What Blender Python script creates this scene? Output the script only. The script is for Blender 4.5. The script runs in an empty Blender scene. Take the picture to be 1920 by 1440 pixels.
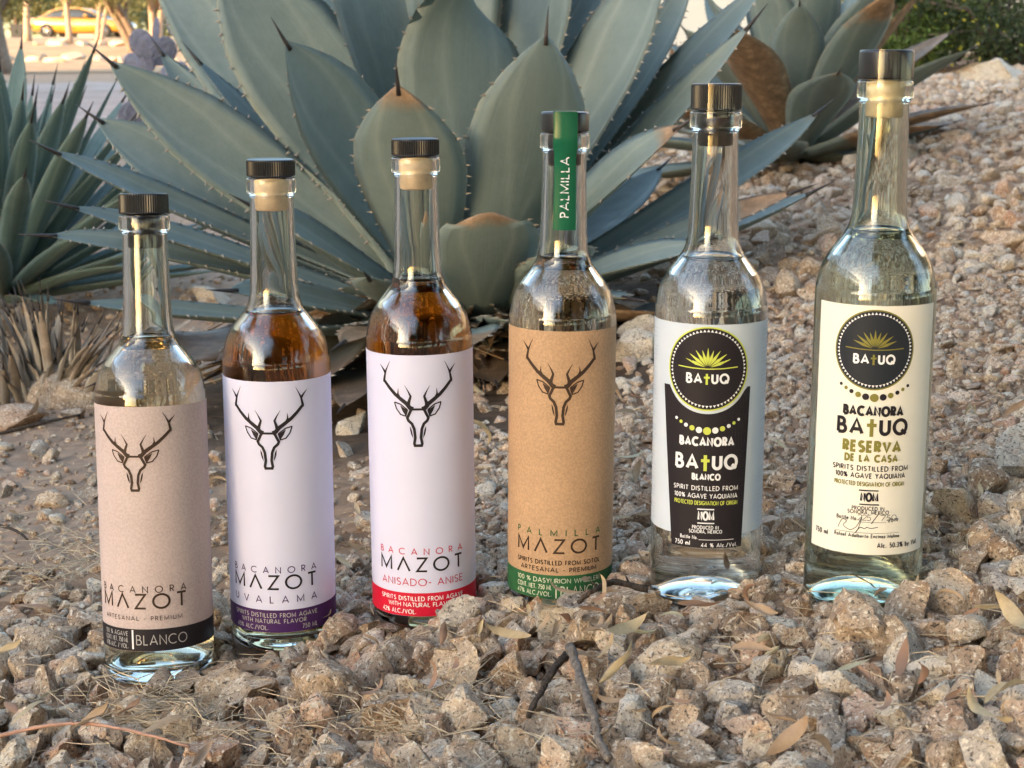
import bpy, math, random
import numpy as np
from mathutils import Vector, Matrix

# ---------------------------------------------------------------- camera, sky, sun, exposure
S = bpy.context.scene
COL = S.collection
R_ = math.radians
CAMZ, FPX, PITCH = 0.377, 3000.0, R_(11.3)
cd = bpy.data.cameras.new('camera'); cam = bpy.data.objects.new('camera', cd); COL.objects.link(cam)
cam.location = (0, 0, CAMZ); cam.rotation_euler = (math.pi / 2 - PITCH, 0, 0)
cd.sensor_width = 36; cd.lens = 36 * FPX / 1920; cd.clip_start = 0.01; cd.clip_end = 2000
cd.dof.use_dof = True; cd.dof.focus_distance = 1.04; cd.dof.aperture_fstop = 26
S.camera = cam

SUN_AZ, SUN_EL = R_(235), R_(10)           # clockwise from +Y, above the horizon
W = bpy.data.worlds.new('World'); S.world = W; W.use_nodes = True
wn = W.node_tree.nodes; wn.clear()
sky = wn.new('ShaderNodeTexSky'); sky.sky_type = 'NISHITA'; sky.sun_disc = False
sky.sun_elevation = SUN_EL; sky.sun_rotation = SUN_AZ; sky.dust_density = 1.7; sky.air_density = 1.0; sky.ozone_density = 1.0
bg = wn.new('ShaderNodeBackground'); bg.inputs['Strength'].default_value = 0.15
wo = wn.new('ShaderNodeOutputWorld')
W.node_tree.links.new(sky.outputs[0], bg.inputs[0]); W.node_tree.links.new(bg.outputs[0], wo.inputs[0])
sl = bpy.data.lights.new('sun', 'SUN'); sl.energy = 2.0; sl.angle = R_(0.5); sl.color = (1.0, 0.62, 0.32)
sun = bpy.data.objects.new('sun', sl); COL.objects.link(sun)
sd = Vector((math.sin(SUN_AZ) * math.cos(SUN_EL), math.cos(SUN_AZ) * math.cos(SUN_EL), math.sin(SUN_EL)))
sun.rotation_euler = sd.to_track_quat('Z', 'Y').to_euler(); sun.location = (-20, -15, 20)
S.view_settings.view_transform = 'Standard'; S.view_settings.look = 'None'
S.view_settings.exposure = 2.85; S.view_settings.gamma = 1.0
S.render.engine = 'CYCLES'
cy = S.cycles
cy.use_denoising = True; cy.max_bounces = 24; cy.transmission_bounces = 24; cy.transparent_max_bounces = 16
cy.glossy_bounces = 8; cy.diffuse_bounces = 4; cy.caustics_reflective = True; cy.caustics_refractive = True
cy.blur_glossy = 0.3; cy.sample_clamp_indirect = 8.0
random.seed(7); rng = np.random.default_rng(7)

def P(px, py, d):
    """design aid: the point that lies d metres deep under photo pixel (px, py)"""
    a, b = (px - 960) / FPX, (720 - py) / FPX
    c, s = math.cos(PITCH), math.sin(PITCH)
    return Vector((d * a, d * (c + b * s), CAMZ + d * (-s + b * c)))

# ---------------------------------------------------------------- materials
class NT:
    def __init__(self, name):
        self.m = bpy.data.materials.new(name); self.m.use_nodes = True
        self.n = self.m.node_tree.nodes; self.l = self.m.node_tree.links
        self.n.clear(); self.out = self.n.new('ShaderNodeOutputMaterial')
    def add(self, t, ins=None, **kw):
        nd = self.n.new('ShaderNode' + t)
        for k, v in kw.items(): setattr(nd, k, v)
        for k, v in (ins or {}).items():
            if hasattr(v, 'links'): self.l.new(v, nd.inputs[k])
            else: nd.inputs[k].default_value = v
        return nd
    def ramp(self, fac, stops, interp='LINEAR'):
        nd = self.n.new('ShaderNodeValToRGB'); cr = nd.color_ramp; cr.interpolation = interp
        while len(cr.elements) < len(stops): cr.elements.new(0.5)
        for e, (p, c) in zip(cr.elements, stops):
            e.position = p; e.color = (c[0], c[1], c[2], 1) if not np.isscalar(c) else (c, c, c, 1)
        self.l.new(fac, nd.inputs[0]); return nd.outputs[0]
    def mix(self, fac, a, b, mode='MIX'):
        nd = self.n.new('ShaderNodeMix'); nd.data_type = 'RGBA'; nd.blend_type = mode
        for i, v in ((0, fac), (6, a), (7, b)):
            if hasattr(v, 'links'): self.l.new(v, nd.inputs[i])
            elif i == 0: nd.inputs[0].default_value = v
            else: nd.inputs[i].default_value = (*v, 1)
        return nd.outputs[2]
    def math(self, op, a, b=0.0, clamp=False):
        nd = self.n.new('ShaderNodeMath'); nd.operation = op; nd.use_clamp = clamp
        for i, v in ((0, a), (1, b)):
            if hasattr(v, 'links'): self.l.new(v, nd.inputs[i])
            else: nd.inputs[i].default_value = v
        return nd.outputs[0]
    def noise(self, vec, scale, detail=4, rough=0.6, out=0):
        return self.add('TexNoise', {'Vector': vec, 'Scale': scale, 'Detail': detail, 'Roughness': rough}).outputs[out]
    def bsdf(self, **kw):
        nd = self.n.new('ShaderNodeBsdfPrincipled')
        for k, v in kw.items():
            k = {'color': 'Base Color', 'rough': 'Roughness', 'normal': 'Normal', 'metal': 'Metallic', 'trans': 'Transmission Weight',
                 'ior': 'IOR', 'spec': 'Specular IOR Level', 'coat': 'Coat Weight', 'sheen': 'Sheen Weight', 'sss': 'Subsurface Weight'}.get(k, k)
            if hasattr(v, 'links'): self.l.new(v, nd.inputs[k])
            elif isinstance(v, tuple): nd.inputs[k].default_value = (*v, 1)
            else: nd.inputs[k].default_value = v
        self.l.new(nd.outputs[0], self.out.inputs[0]); return nd
    def bump(self, h, strength=0.5, dist=0.01):
        return self.add('Bump', {'Height': h, 'Strength': strength, 'Distance': dist}).outputs[0]
    def pos(self): return self.add('NewGeometry').outputs['Position']
    def obj(self): return self.add('TexCoord').outputs['Object']
    def oattr(self, name, out=2): return self.add('Attribute', attribute_name=name, attribute_type='OBJECT').outputs[out]
    def rand(self): return self.add('ObjectInfo').outputs['Random']

MAT = {}
def simple(name, color, rough=0.6, var=0.0, scale=30, **kw):
    t = NT(name)
    c = color
    if var:
        n = t.noise(t.obj(), scale, 4, 0.65)
        lo = tuple(max(0, x * (1 - var)) for x in color); hi = tuple(min(1, x * (1 + var)) for x in color)
        c = t.ramp(n, [(0.3, lo), (0.7, hi)])
    t.bsdf(color=c, rough=rough, **kw); MAT[name] = t.m; return t.m

STONE_PAL = [(0.0, (.60, .43, .295)), (.12, (.40, .265, .17)), (.24, (.71, .57, .43)), (.34, (.23, .15, .10)), (.46, (.62, .42, .31)),
             (.54, (.83, .75, .65)), (.60, (.69, .55, .42)), (.68, (.34, .235, .16)), (.75, (.62, .46, .33)), (.82, (.42, .385, .365)), (.87, (.78, .715, .63)), (.93, (.66, .39, .27)), (1.0, (.50, .355, .245))]
def stone_mat(name, merged):
    t = NT(name); p = t.pos()
    tint = t.add('Attribute', attribute_name='tint').outputs[2] if merged else t.oattr('tint')
    base = t.ramp(tint, STONE_PAL)
    warp = t.add('VectorMath', {0: p, 1: t.add('VectorMath', {0: t.noise(p, 90, 2, .5, 1), 'Scale': .01}, operation='SCALE').outputs[0]}).outputs[0]
    big = t.noise(p, 55, 5, .65)
    c = t.mix(t.ramp(big, [(.40, 0), (.60, 1)]), t.mix(.24, base, (.17, .115, .08)), t.mix(0.36, base, (.76, .67, .56)))
    rust = t.noise(warp, 38, 3, .6)
    c = t.mix(t.ramp(rust, [(.58, 0), (.70, .6)]), c, (.52, .31, .18))
    spk = t.noise(warp, 430, 4, .65)
    c = t.mix(t.ramp(spk, [(.54, 0), (.64, .9)]), c, (.075, .065, .06))
    wht = t.noise(warp, 280, 3, .65)
    c = t.mix(t.ramp(wht, [(.55, 0), (.64, .9)]), c, (.84, .76, .66))
    dust = t.noise(p, 700, 3, .7)
    c = t.mix(.45, c, t.ramp(dust, [(.3, (.22, .18, .13)), (.7, (.84, .76, .64))]), 'OVERLAY')
    h = t.math('ADD', t.math('MULTIPLY', t.noise(p, 130, 6, .75), 1.3), t.math('MULTIPLY', t.noise(p, 600, 4, .7), .4))
    t.bsdf(color=c, rough=.85, spec=.2, normal=t.bump(h, .8, .005)); MAT[name] = t.m
stone_mat('stone', False); stone_mat('gravel', True)

def soil_mat():
    t = NT('soil'); p = t.pos()
    n1 = t.noise(p, 3.0, 5, .6); n2 = t.noise(p, 60, 5, .7); n3 = t.noise(p, 420, 4, .75)
    c = t.ramp(n2, [(.25, (.10, .065, .04)), (.5, (.25, .165, .105)), (.75, (.46, .32, .215))])
    c = t.mix(t.ramp(n1, [(.35, 0), (.65, .45)]), c, (.40, .235, .14))
    v = t.add('TexVoronoi', {'Vector': p, 'Scale': 55.0, 'Randomness': 1.0})
    c = t.mix(.45, c, t.ramp(v.outputs['Color'], [(0, (.14, .09, .06)), (.5, (.36, .25, .17)), (1, (.60, .47, .35))]))
    c = t.mix(.4, c, t.ramp(n3, [(.3, (.15, .10, .07)), (.7, (.75, .6, .47))]), 'OVERLAY')
    xs = t.add('SeparateXYZ', {0: p}); wob = t.math('MULTIPLY', t.math('SUBTRACT', t.noise(p, 5, 4, .6), .5), .5)
    left = t.math('MULTIPLY', t.math('SUBTRACT', t.math('SUBTRACT', wob, xs.outputs[0]), .12), 4.0, True); back = t.math('MULTIPLY', t.math('SUBTRACT', t.math('ADD', xs.outputs[1], wob), 1.2), 4.0, True)
    c = t.mix(t.math('MULTIPLY', t.math('MULTIPLY', left, back), .42), c, (.58, .42, .31))
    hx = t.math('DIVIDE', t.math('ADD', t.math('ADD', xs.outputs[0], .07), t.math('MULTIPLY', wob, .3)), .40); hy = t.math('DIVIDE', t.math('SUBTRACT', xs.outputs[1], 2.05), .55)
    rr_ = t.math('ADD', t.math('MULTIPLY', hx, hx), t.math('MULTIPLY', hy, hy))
    c = t.mix(t.ramp(rr_, [(.7, .85), (1.0, 0)]), c, (.075, .052, .036))      # shade under the agave's low leaves painted into the soil
    h = t.math('ADD', t.math('MULTIPLY', v.outputs['Distance'], -1.2), t.math('MULTIPLY', n3, .5))
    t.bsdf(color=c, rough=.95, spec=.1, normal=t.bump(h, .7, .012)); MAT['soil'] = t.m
soil_mat()
def road_mat():
    t = NT('road_dirt'); p = t.pos()
    c = t.ramp(t.noise(p, .6, 6, .6), [(.3, (.40, .30, .25)), (.7, (.56, .44, .38))])
    c = t.mix(.3, c, t.ramp(t.noise(p, 20, 5, .7), [(.3, (.2, .15, .12)), (.7, (.7, .6, .5))]), 'OVERLAY')
    t.bsdf(color=c, rough=.95, spec=.1, normal=t.bump(t.noise(p, 25, 5, .7), .3, .03)); MAT['road'] = t.m
road_mat()

def leaf_mat(name, c1, c2, edge, dryc=(.30, .19, .11)):
    t = NT(name); uv = t.add('UVMap').outputs[0]; sep = t.add('SeparateXYZ', {0: uv})
    p = t.obj(); rnd = t.rand()
    n = t.math('ADD', t.math('MULTIPLY', t.noise(p, 7, 5, .6), .7), t.math('MULTIPLY', t.noise(p, 70, 4, .7), .3))
    c = t.mix(t.ramp(n, [(.34, 0), (.64, 1)]), c1, c2)
    fac = t.math('MULTIPLY', t.math('SUBTRACT', rnd, .5), .35)
    c = t.mix(t.math('ADD', .5, fac), tuple(x * .82 for x in c1), c)
    e = t.math('ABSOLUTE', t.math('SUBTRACT', sep.outputs[0], .5))
    # pale bloom lines: print of the neighbouring leaf in the bud
    ghost = t.math('ABSOLUTE', t.math('SUBTRACT', t.math('ADD', e, t.math('MULTIPLY', t.noise(p, 4, 2, .5), .12)), t.math('MULTIPLY', sep.outputs[1], .42)))
    c = t.mix(t.ramp(ghost, [(0.0, .13), (.03, .06), (.07, 0)]), c, tuple(min(1, x * 1.5) for x in edge))
    st = t.add('TexNoise', {'Vector': t.add('VectorMath', {0: uv, 1: (60, 3.0, 1)}, operation='MULTIPLY').outputs[0], 'Scale': 1.0, 'Detail': 3.0}).outputs[0]
    c = t.mix(.05, c, t.ramp(st, [(.3, (.2, .2, .2)), (.7, (.8, .8, .8))]), 'OVERLAY')
    c = t.mix(t.ramp(e, [(.455, 0), (.497, .55)]), c, edge)
    scar = t.noise(p, 26, 5, .75)
    c = t.mix(t.ramp(scar, [(.68, 0), (.75, .6)]), c, (.33, .27, .19))
    dry = t.oattr('dry')
    dn = t.math('ADD', sep.outputs[1], t.math('MULTIPLY', t.math('SUBTRACT', t.noise(p, 14, 4, .6), .5), .25))
    dm = t.math('MULTIPLY', t.math('SUBTRACT', dn, t.math('SUBTRACT', 1.0, dry)), 14, True)
    dcol = t.ramp(t.noise(p, 40, 5, .7), [(.3, tuple(x * .55 for x in dryc)), (.55, dryc), (.75, tuple(min(1, x * 1.9) for x in dryc))])
    c = t.mix(dm, c, dcol)
    rough = t.ramp(t.noise(p, 30, 3, .6), [(.3, .48), (.7, .68)])
    t.bsdf(color=c, rough=rough, spec=.35, normal=t.bump(t.math('ADD', t.noise(p, 35, 4, .6), t.math('MULTIPLY', st, .3)), .25, .006)); MAT[name] = t.m
leaf_mat('agave', (.165, .210, .190), (.275, .325, .298), (.36, .38, .31))
leaf_mat('agave_slim', (.105, .165, .145), (.190, .260, .230), (.34, .38, .32))
leaf_mat('agave_old_shade', (.060, .058, .045), (.115, .105, .080), (.13, .115, .085), (.105, .068, .042))  # old leaves, darkened to paint the shade pocket under the agave
leaf_mat('agave_dead', (.30, .245, .185), (.50, .435, .35), (.52, .46, .37), (.31, .235, .17))
simple('spine', (.035, .026, .024), .5, .3, 60)
simple('tooth', (.33, .28, .22), .6, .2, 60)

def glass_mat(name, col, ior=1.5, rough=0.0):
    t = NT(name); t.bsdf(color=col, rough=rough, trans=1.0, ior=ior); MAT[name] = t.m; return t
glass_mat('glass_clear', (.965, .985, .97)); glass_mat('glass_green', (.90, .955, .90))
def liquid_mat(name, absorb, dens):
    t = glass_mat(name, (1, 1, 1), 1.36)
    v = t.add('VolumeAbsorption', {'Color': (*absorb, 1), 'Density': dens})
    t.l.new(v.outputs[0], t.out.inputs['Volume'])
liquid_mat('spirit_clear', (.93, .97, .90), 1.5); liquid_mat('spirit_pale', (.92, .76, .46), 13.0); liquid_mat('spirit_straw', (.93, .95, .72), 4.0)
liquid_mat('spirit_amber', (.905, .66, .06), 85.0)
def paper_mat(name, c, var=.04, rough=.5, scale=25, fibre=0.0, trans=.0, spec=.35):
    t = NT(name); p = t.obj()
    n = t.noise(p, scale, 5, .6)
    cc = t.ramp(n, [(.3, tuple(x * (1 - var) for x in c)), (.7, tuple(min(1, x * (1 + var)) for x in c))])
    if fibre:
        f = t.add('TexNoise', {'Vector': t.add('VectorMath', {0: p, 1: (1, 1, 1)}, operation='MULTIPLY').outputs[0], 'Scale': 700.0, 'Detail': 3.0}).outputs[0]
        cc = t.mix(fibre, cc, t.ramp(f, [(.35, (.1, .1, .1)), (.65, (.9, .9, .9))]), 'OVERLAY')
    t.bsdf(color=cc, rough=rough, spec=spec, normal=t.bump(t.noise(p, 900, 3, .6), .06, .001)); MAT[name] = t.m
paper_mat('paper_kraft_pale', (.54, .43, .405), .05, .6, 25, .12)
paper_mat('paper_kraft', (.47, .295, .17), .07, .6, 25, .16)
paper_mat('paper_liner', (.50, .27, .10), .08, .6, 25, .1)
paper_mat('paper_white', (.66, .66, .85), .02, .42)
paper_mat('paper_cream', (.80, .765, .67), .02, .5)
paper_mat('paper_frost', (.56, .62, .70), .04, .35)
for nm, c in dict(ink_black=(.022, .018, .022), ink_brown=(.055, .032, .022), ink_purple=(.060, .020, .105), ink_red=(.60, .012, .040), ink_green=(.028, .115, .045),
                  ink_white=(.80, .80, .82), ink_grey=(.42, .40, .39), ink_lime=(.56, .62, .10), ink_olive=(.22, .20, .045), ink_navy=(.022, .026, .034),
                  ink_redtext=(.55, .05, .09), ink_cream=(.62, .64, .48), strip_green=(.012, .115, .060)).items():
    simple(nm, c, .5, .06, 40, spec=.18)
MAT['strip_green'].node_tree.nodes['Principled BSDF'].inputs['Roughness'].default_value = .15
simple('cap_black', (.010, .010, .013), .34, .15, 80)
simple('cork', (.66, .50, .34), .75, .14, 160)
def film_mat():
    t = NT('film'); tr = t.add('BsdfTransparent'); gl = t.add('BsdfGlossy', {'Roughness': .04})
    lw = t.add('LayerWeight', {'Blend': .25})
    f = t.math('ADD', t.math('MULTIPLY', lw.outputs['Facing'], .14), .025)
    mx = t.add('MixShader', {0: f, 1: tr.outputs[0], 2: gl.outputs[0]}); t.l.new(mx.outputs[0], t.out.inputs[0]); MAT['film'] = t.m
film_mat()

# ---------------------------------------------------------------- mesh helpers
def mesh(name, verts, faces, smooth=True, uvs=None, attr=None):
    me = bpy.data.meshes.new(name)
    verts = np.asarray(verts, dtype=np.float32)
    if isinstance(faces, np.ndarray):
        nf, k = faces.shape
        me.vertices.add(len(verts)); me.vertices.foreach_set('co', verts.ravel())
        me.loops.add(nf * k); me.loops.foreach_set('vertex_index', faces.astype(np.int32).ravel())
        me.polygons.add(nf); me.polygons.foreach_set('loop_start', np.arange(0, nf * k, k, dtype=np.int32))
        me.update(calc_edges=True)
    else:
        me.from_pydata(verts.tolist(), [], faces)
    if smooth: me.polygons.foreach_set('use_smooth', np.ones(len(me.polygons), dtype=bool))
    if uvs is not None:
        ul = me.uv_layers.new(name='UVMap'); li = np.empty(len(me.loops), dtype=np.int32); me.loops.foreach_get('vertex_index', li)
        ul.data.foreach_set('uv', np.asarray(uvs, dtype=np.float32)[li].ravel())
    if attr is not None:
        for k2, v in attr.items():
            a = me.attributes.new(k2, 'FLOAT', 'POINT'); a.data.foreach_set('value', np.asarray(v, dtype=np.float32))
    me.update(); return me
def obj(name, me, mat, parent=None, loc=None, rot=None, scale=None):
    o = bpy.data.objects.new(name, me); COL.objects.link(o)
    if mat is not None and me is not None and not me.materials: me.materials.append(MAT[mat] if isinstance(mat, str) else mat)
    if parent is not None: o.parent = parent
    if loc is not None: o.location = loc
    if rot is not None: o.rotation_euler = rot
    if scale is not None: o.scale = scale if not np.isscalar(scale) else (scale,) * 3
    return o
def tag(o, label=None, cat=None, group=None, kind=None):
    if label: o['label'] = label
    if cat: o['category'] = cat
    if group: o['group'] = group
    if kind: o['kind'] = kind
    return o
def empty(name, loc, label, cat, group=None):
    o = bpy.data.objects.new(name, None); COL.objects.link(o); o.location = loc; o.empty_display_size = .02
    return tag(o, label, cat, group)
class MB:
    def __init__(self): self.v = []; self.f = []
    def add(self, v, f):
        b = len(self.v); self.v += [tuple(p) for p in v]; self.f += [tuple(i + b for i in q) for q in f]
    def box(self, c, s, rz=0):
        x, y, z = (q / 2 for q in s); m = Matrix.Rotation(rz, 3, 'Z')
        pts = [Vector(c) + m @ Vector(p) for p in ((-x, -y, -z), (x, -y, -z), (x, y, -z), (-x, y, -z), (-x, -y, z), (x, -y, z), (x, y, z), (-x, y, z))]
        self.add(pts, [(0, 3, 2, 1), (4, 5, 6, 7), (0, 1, 5, 4), (1, 2, 6, 5), (2, 3, 7, 6), (3, 0, 4, 7)])
    def tube(self, pts, radii, n=8, cap=True):
        pts = [Vector(p) for p in pts]; vs = []; fs = []; up = Vector((.13, .31, .94))
        for i, p in enumerate(pts):
            t = (pts[min(i + 1, len(pts) - 1)] - pts[max(i - 1, 0)]).normalized()
            a = t.cross(up); a = (a if a.length > .05 else t.cross(Vector((1, 0, 0)))).normalized(); b = t.cross(a)
            r = radii if np.isscalar(radii) else radii[i]
            for k in range(n):
                an = 2 * math.pi * k / n; vs.append(p + a * (r * math.cos(an)) + b * (r * math.sin(an)))
        for i in range(len(pts) - 1):
            for k in range(n):
                fs.append((i * n + k, i * n + (k + 1) % n, (i + 1) * n + (k + 1) % n, (i + 1) * n + k))
        if cap: fs.append(tuple(range(n - 1, -1, -1))); fs.append(tuple((len(pts) - 1) * n + k for k in range(n)))
        self.add(vs, fs)
    def build(self, name, mat, parent=None, smooth=True, **kw):
        return obj(name, mesh(name, self.v, self.f, smooth), mat, parent, **kw)
def lathe(prof, n=64, ribs=None):
    """closed ring of (r, z) points round the Z axis; r = 0 points become poles"""
    vs, fs, idx = [], [], []
    for j, (r, z) in enumerate(prof):
        if r < 1e-7: idx.append([len(vs)] * n); vs.append((0, 0, z))
        else:
            idx.append(list(range(len(vs), len(vs) + n)))
            for k in range(n):
                rr = r
                if ribs and ribs[1] <= z <= ribs[2] and r > ribs[4]: rr = r - (ribs[3] if k % 2 else 0)
                a = 2 * math.pi * k / n; vs.append((rr * math.sin(a), -rr * math.cos(a), z))
    for j in range(len(prof) - 1):
        A, B = idx[j], idx[j + 1]
        for k in range(n):
            q = [A[k], A[(k + 1) % n], B[(k + 1) % n], B[k]]
            q = [x for i, x in enumerate(q) if x not in q[:i]]
            if len(q) > 2: fs.append(tuple(q))
    return vs, fs
def catmull(pts, n=8):
    pts = [np.array(p, float) for p in pts]; out = []
    pp = [2 * pts[0] - pts[1]] + pts + [2 * pts[-1] - pts[-2]]
    for i in range(1, len(pp) - 2):
        for k in range(n):
            t = k / n; a, b, c, d = pp[i - 1], pp[i], pp[i + 1], pp[i + 2]
            out.append(.5 * (2 * b + (c - a) * t + (2 * a - 5 * b + 4 * c - d) * t * t + (3 * b - a - 3 * c + d) * t ** 3))
    out.append(pts[-1]); return [tuple(p) for p in out]

# ---------------------------------------------------------------- ground
def sstep(a, b, x):
    t = np.clip((x - a) / (b - a), 0, 1); return t * t * (3 - 2 * t)
def vnoise(x, y, s):
    return (np.sin(x * s * 1.7 + 1.3 * np.sin(y * s * 1.1 + .5)) * np.sin(y * s * 1.3 + 1.7 * np.sin(x * s * .9 + 2.1)))
def ground_z(x, y):
    x = np.asarray(x, float); y = np.asarray(y, float)
    zx = np.where(x > 0, .62 * (1 - np.exp(-.20 * np.maximum(x, 0) / .62)), -.11 * (1 - np.exp(.20 * np.minimum(x, 0) / .11)))
    z = zx + .011
    z = z + 1.65 * sstep(30, 76, y)
    far = sstep(1.5, 2.6, y)
    z = z + far * (.014 * vnoise(x, y, 2.2) + .03 * vnoise(x + 5, y, .6) * sstep(4, 12, y))
    z = z + (.003 * vnoise(x, y, 23) + .002 * vnoise(x + 3, y + 1, 51)) * (1 - sstep(5, 9, y))
    return z
def gz(x, y): return float(ground_z(x, y))
def axis_coords(lo, hi, step, grow, limit_lo, limit_hi):
    c = list(np.arange(lo, hi, step)); s = step
    while c[-1] < limit_hi: s *= grow; c.append(c[-1] + s)
    s = step
    while c[0] > limit_lo: s *= grow; c.insert(0, c[0] - s)
    return np.array(c)
gx = axis_coords(-1.0, 1.2, .018, 1.06, -180, 180); gy = axis_coords(.6, 2.6, .018, 1.05, -90, 320)
X, Y = np.meshgrid(gx, gy); Z = ground_z(X, Y)
nx, ny = len(gx), len(gy)
i0 = (np.arange(ny - 1)[:, None] * nx + np.arange(nx - 1)[None]).ravel()
ground = obj('ground', mesh('ground', np.stack([X.ravel(), Y.ravel(), Z.ravel()], 1), np.stack([i0, i0 + 1, i0 + nx + 1, i0 + nx], 1)), 'soil')
tag(ground, kind='structure')
rx = np.linspace(-70, 3.0, 120); ry = np.linspace(0, 1, 40)
X, T = np.meshgrid(rx, ry)
y0 = 10.5 + .5 * np.sin(rx * .9) + .3 * np.sin(rx * 2.3); y1 = 36 + .8 * np.sin(rx * .35 + 1)
Y = y0[None] * (1 - T) + y1[None] * T
i0 = (np.arange(39)[:, None] * 120 + np.arange(119)[None]).ravel()
tag(obj('road', mesh('road', np.stack([X.ravel(), Y.ravel(), (ground_z(X, Y) + .012).ravel()], 1), np.stack([i0, i0 + 1, i0 + 121, i0 + 120], 1)), 'road'), kind='structure')

def bank_mat():  # made paler than the soil to paint sunlight on the bank
    t = NT('sunlit_sand'); p = t.pos(); c = t.ramp(t.noise(p, .8, 6, .65), [(.3, (.38, .25, .15)), (.7, (.54, .38, .24))])
    t.bsdf(color=c, rough=.95, spec=.1, normal=t.bump(t.noise(p, 6, 6, .7), .6, .08)); MAT['sunlit_sand'] = t.m
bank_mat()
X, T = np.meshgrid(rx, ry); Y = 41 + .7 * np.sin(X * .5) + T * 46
tag(obj('bank', mesh('bank', np.stack([X.ravel(), Y.ravel(), (ground_z(X, Y) + .02).ravel()], 1), np.stack([i0, i0 + 1, i0 + 121, i0 + 120], 1)), 'sunlit_sand'), kind='structure')

# ---------------------------------------------------------------- bottles
BOT = [  # x, y, base z, roll, lean, R, heightscale
    dict(x=-.2365, y=1.0175, z=-.0232, roll=-.5, lean=-4.5),
    dict(x=-.1585, y=1.0587, z=-.013, roll=0.0, lean=0.0),
    dict(x=-.0612, y=1.0697, z=0.0, roll=-.5, lean=0.0),
    dict(x=.0330, y=1.0626, z=.016, roll=.3, lean=0.0),
    dict(x=.1280, y=1.0174, z=.0235, roll=0.0, lean=0.0),
    dict(x=.2190, y=.9592, z=.0425, roll=0.2, lean=0.0),
]
BR = .036
def bottle_profiles(H=.330):
    """outer and inner wall of the glass, base at z = 0; cap sits on the lip"""
    body = [(.0, .019), (.010, .0180), (.020, .0125), (.0265, .0045), (.0285, .0008), (.0305, .0), (.0335, .0012), (.0353, .0045), (BR, .0095)]
    k = H / .330
    up = [(BR, .05 * k), (BR, .15 * k), (BR, .192 * k), (.0352, .201 * k), (.0325, .211 * k), (.0282, .219 * k), (.0232, .2255 * k), (.0190, .2315 * k), (.0168, .238 * k),
          (.0159, .246 * k), (.0153, .262 * k), (.0147, .285 * k), (.0143, .300 * k), (.0142, .3045 * k)]
    lip = [(.0143, .3055 * k), (.0160, .3070 * k), (.0163, .3085 * k), (.0163, .3150 * k), (.0157, .3166 * k), (.0140, .3172 * k)]
    outer = catmull(body, 4) + catmull(up, 5)[1:] + catmull(lip, 3)[1:]
    inner_up = [(.0117, .3172 * k), (.0115, .313 * k), (.0114, .30 * k), (.0117, .285 * k), (.0122, .262 * k), (.0127, .246 * k), (.0138, .2365 * k), (.0160, .229 * k), (.0203, .2225 * k),
                (.0252, .216 * k), (.0294, .2075 * k), (.0318, .199 * k), (.0328, .190 * k), (.0330, .150 * k), (.0330, .05 * k), (.0330, .014)]
    inner_lo = [(.0318, .0100), (.0285, .0088), (.0235, .0125), (.017, .0185), (.009, .0228), (0, .0238)]
    inner = catmull(inner_up, 5) + catmull(inner_lo, 4)
    return outer, inner
def liquid_profile(inner, level):
    pr = [(r + .00012 if r > 0 else 0, z - (.0002 if r < .031 else 0)) for r, z in inner]
    below = [p for p in pr if p[1] < level]
    zi = [p for p in pr if p[1] >= level][-1]; f = (level - below[0][1]) / max(1e-6, zi[1] - below[0][1])
    rl = below[0][0] + f * (zi[0] - below[0][0])
    return [(0, level), (rl - .0022, level), (rl - .0007, level + .0005), (rl, level + .0016)] + below

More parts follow.
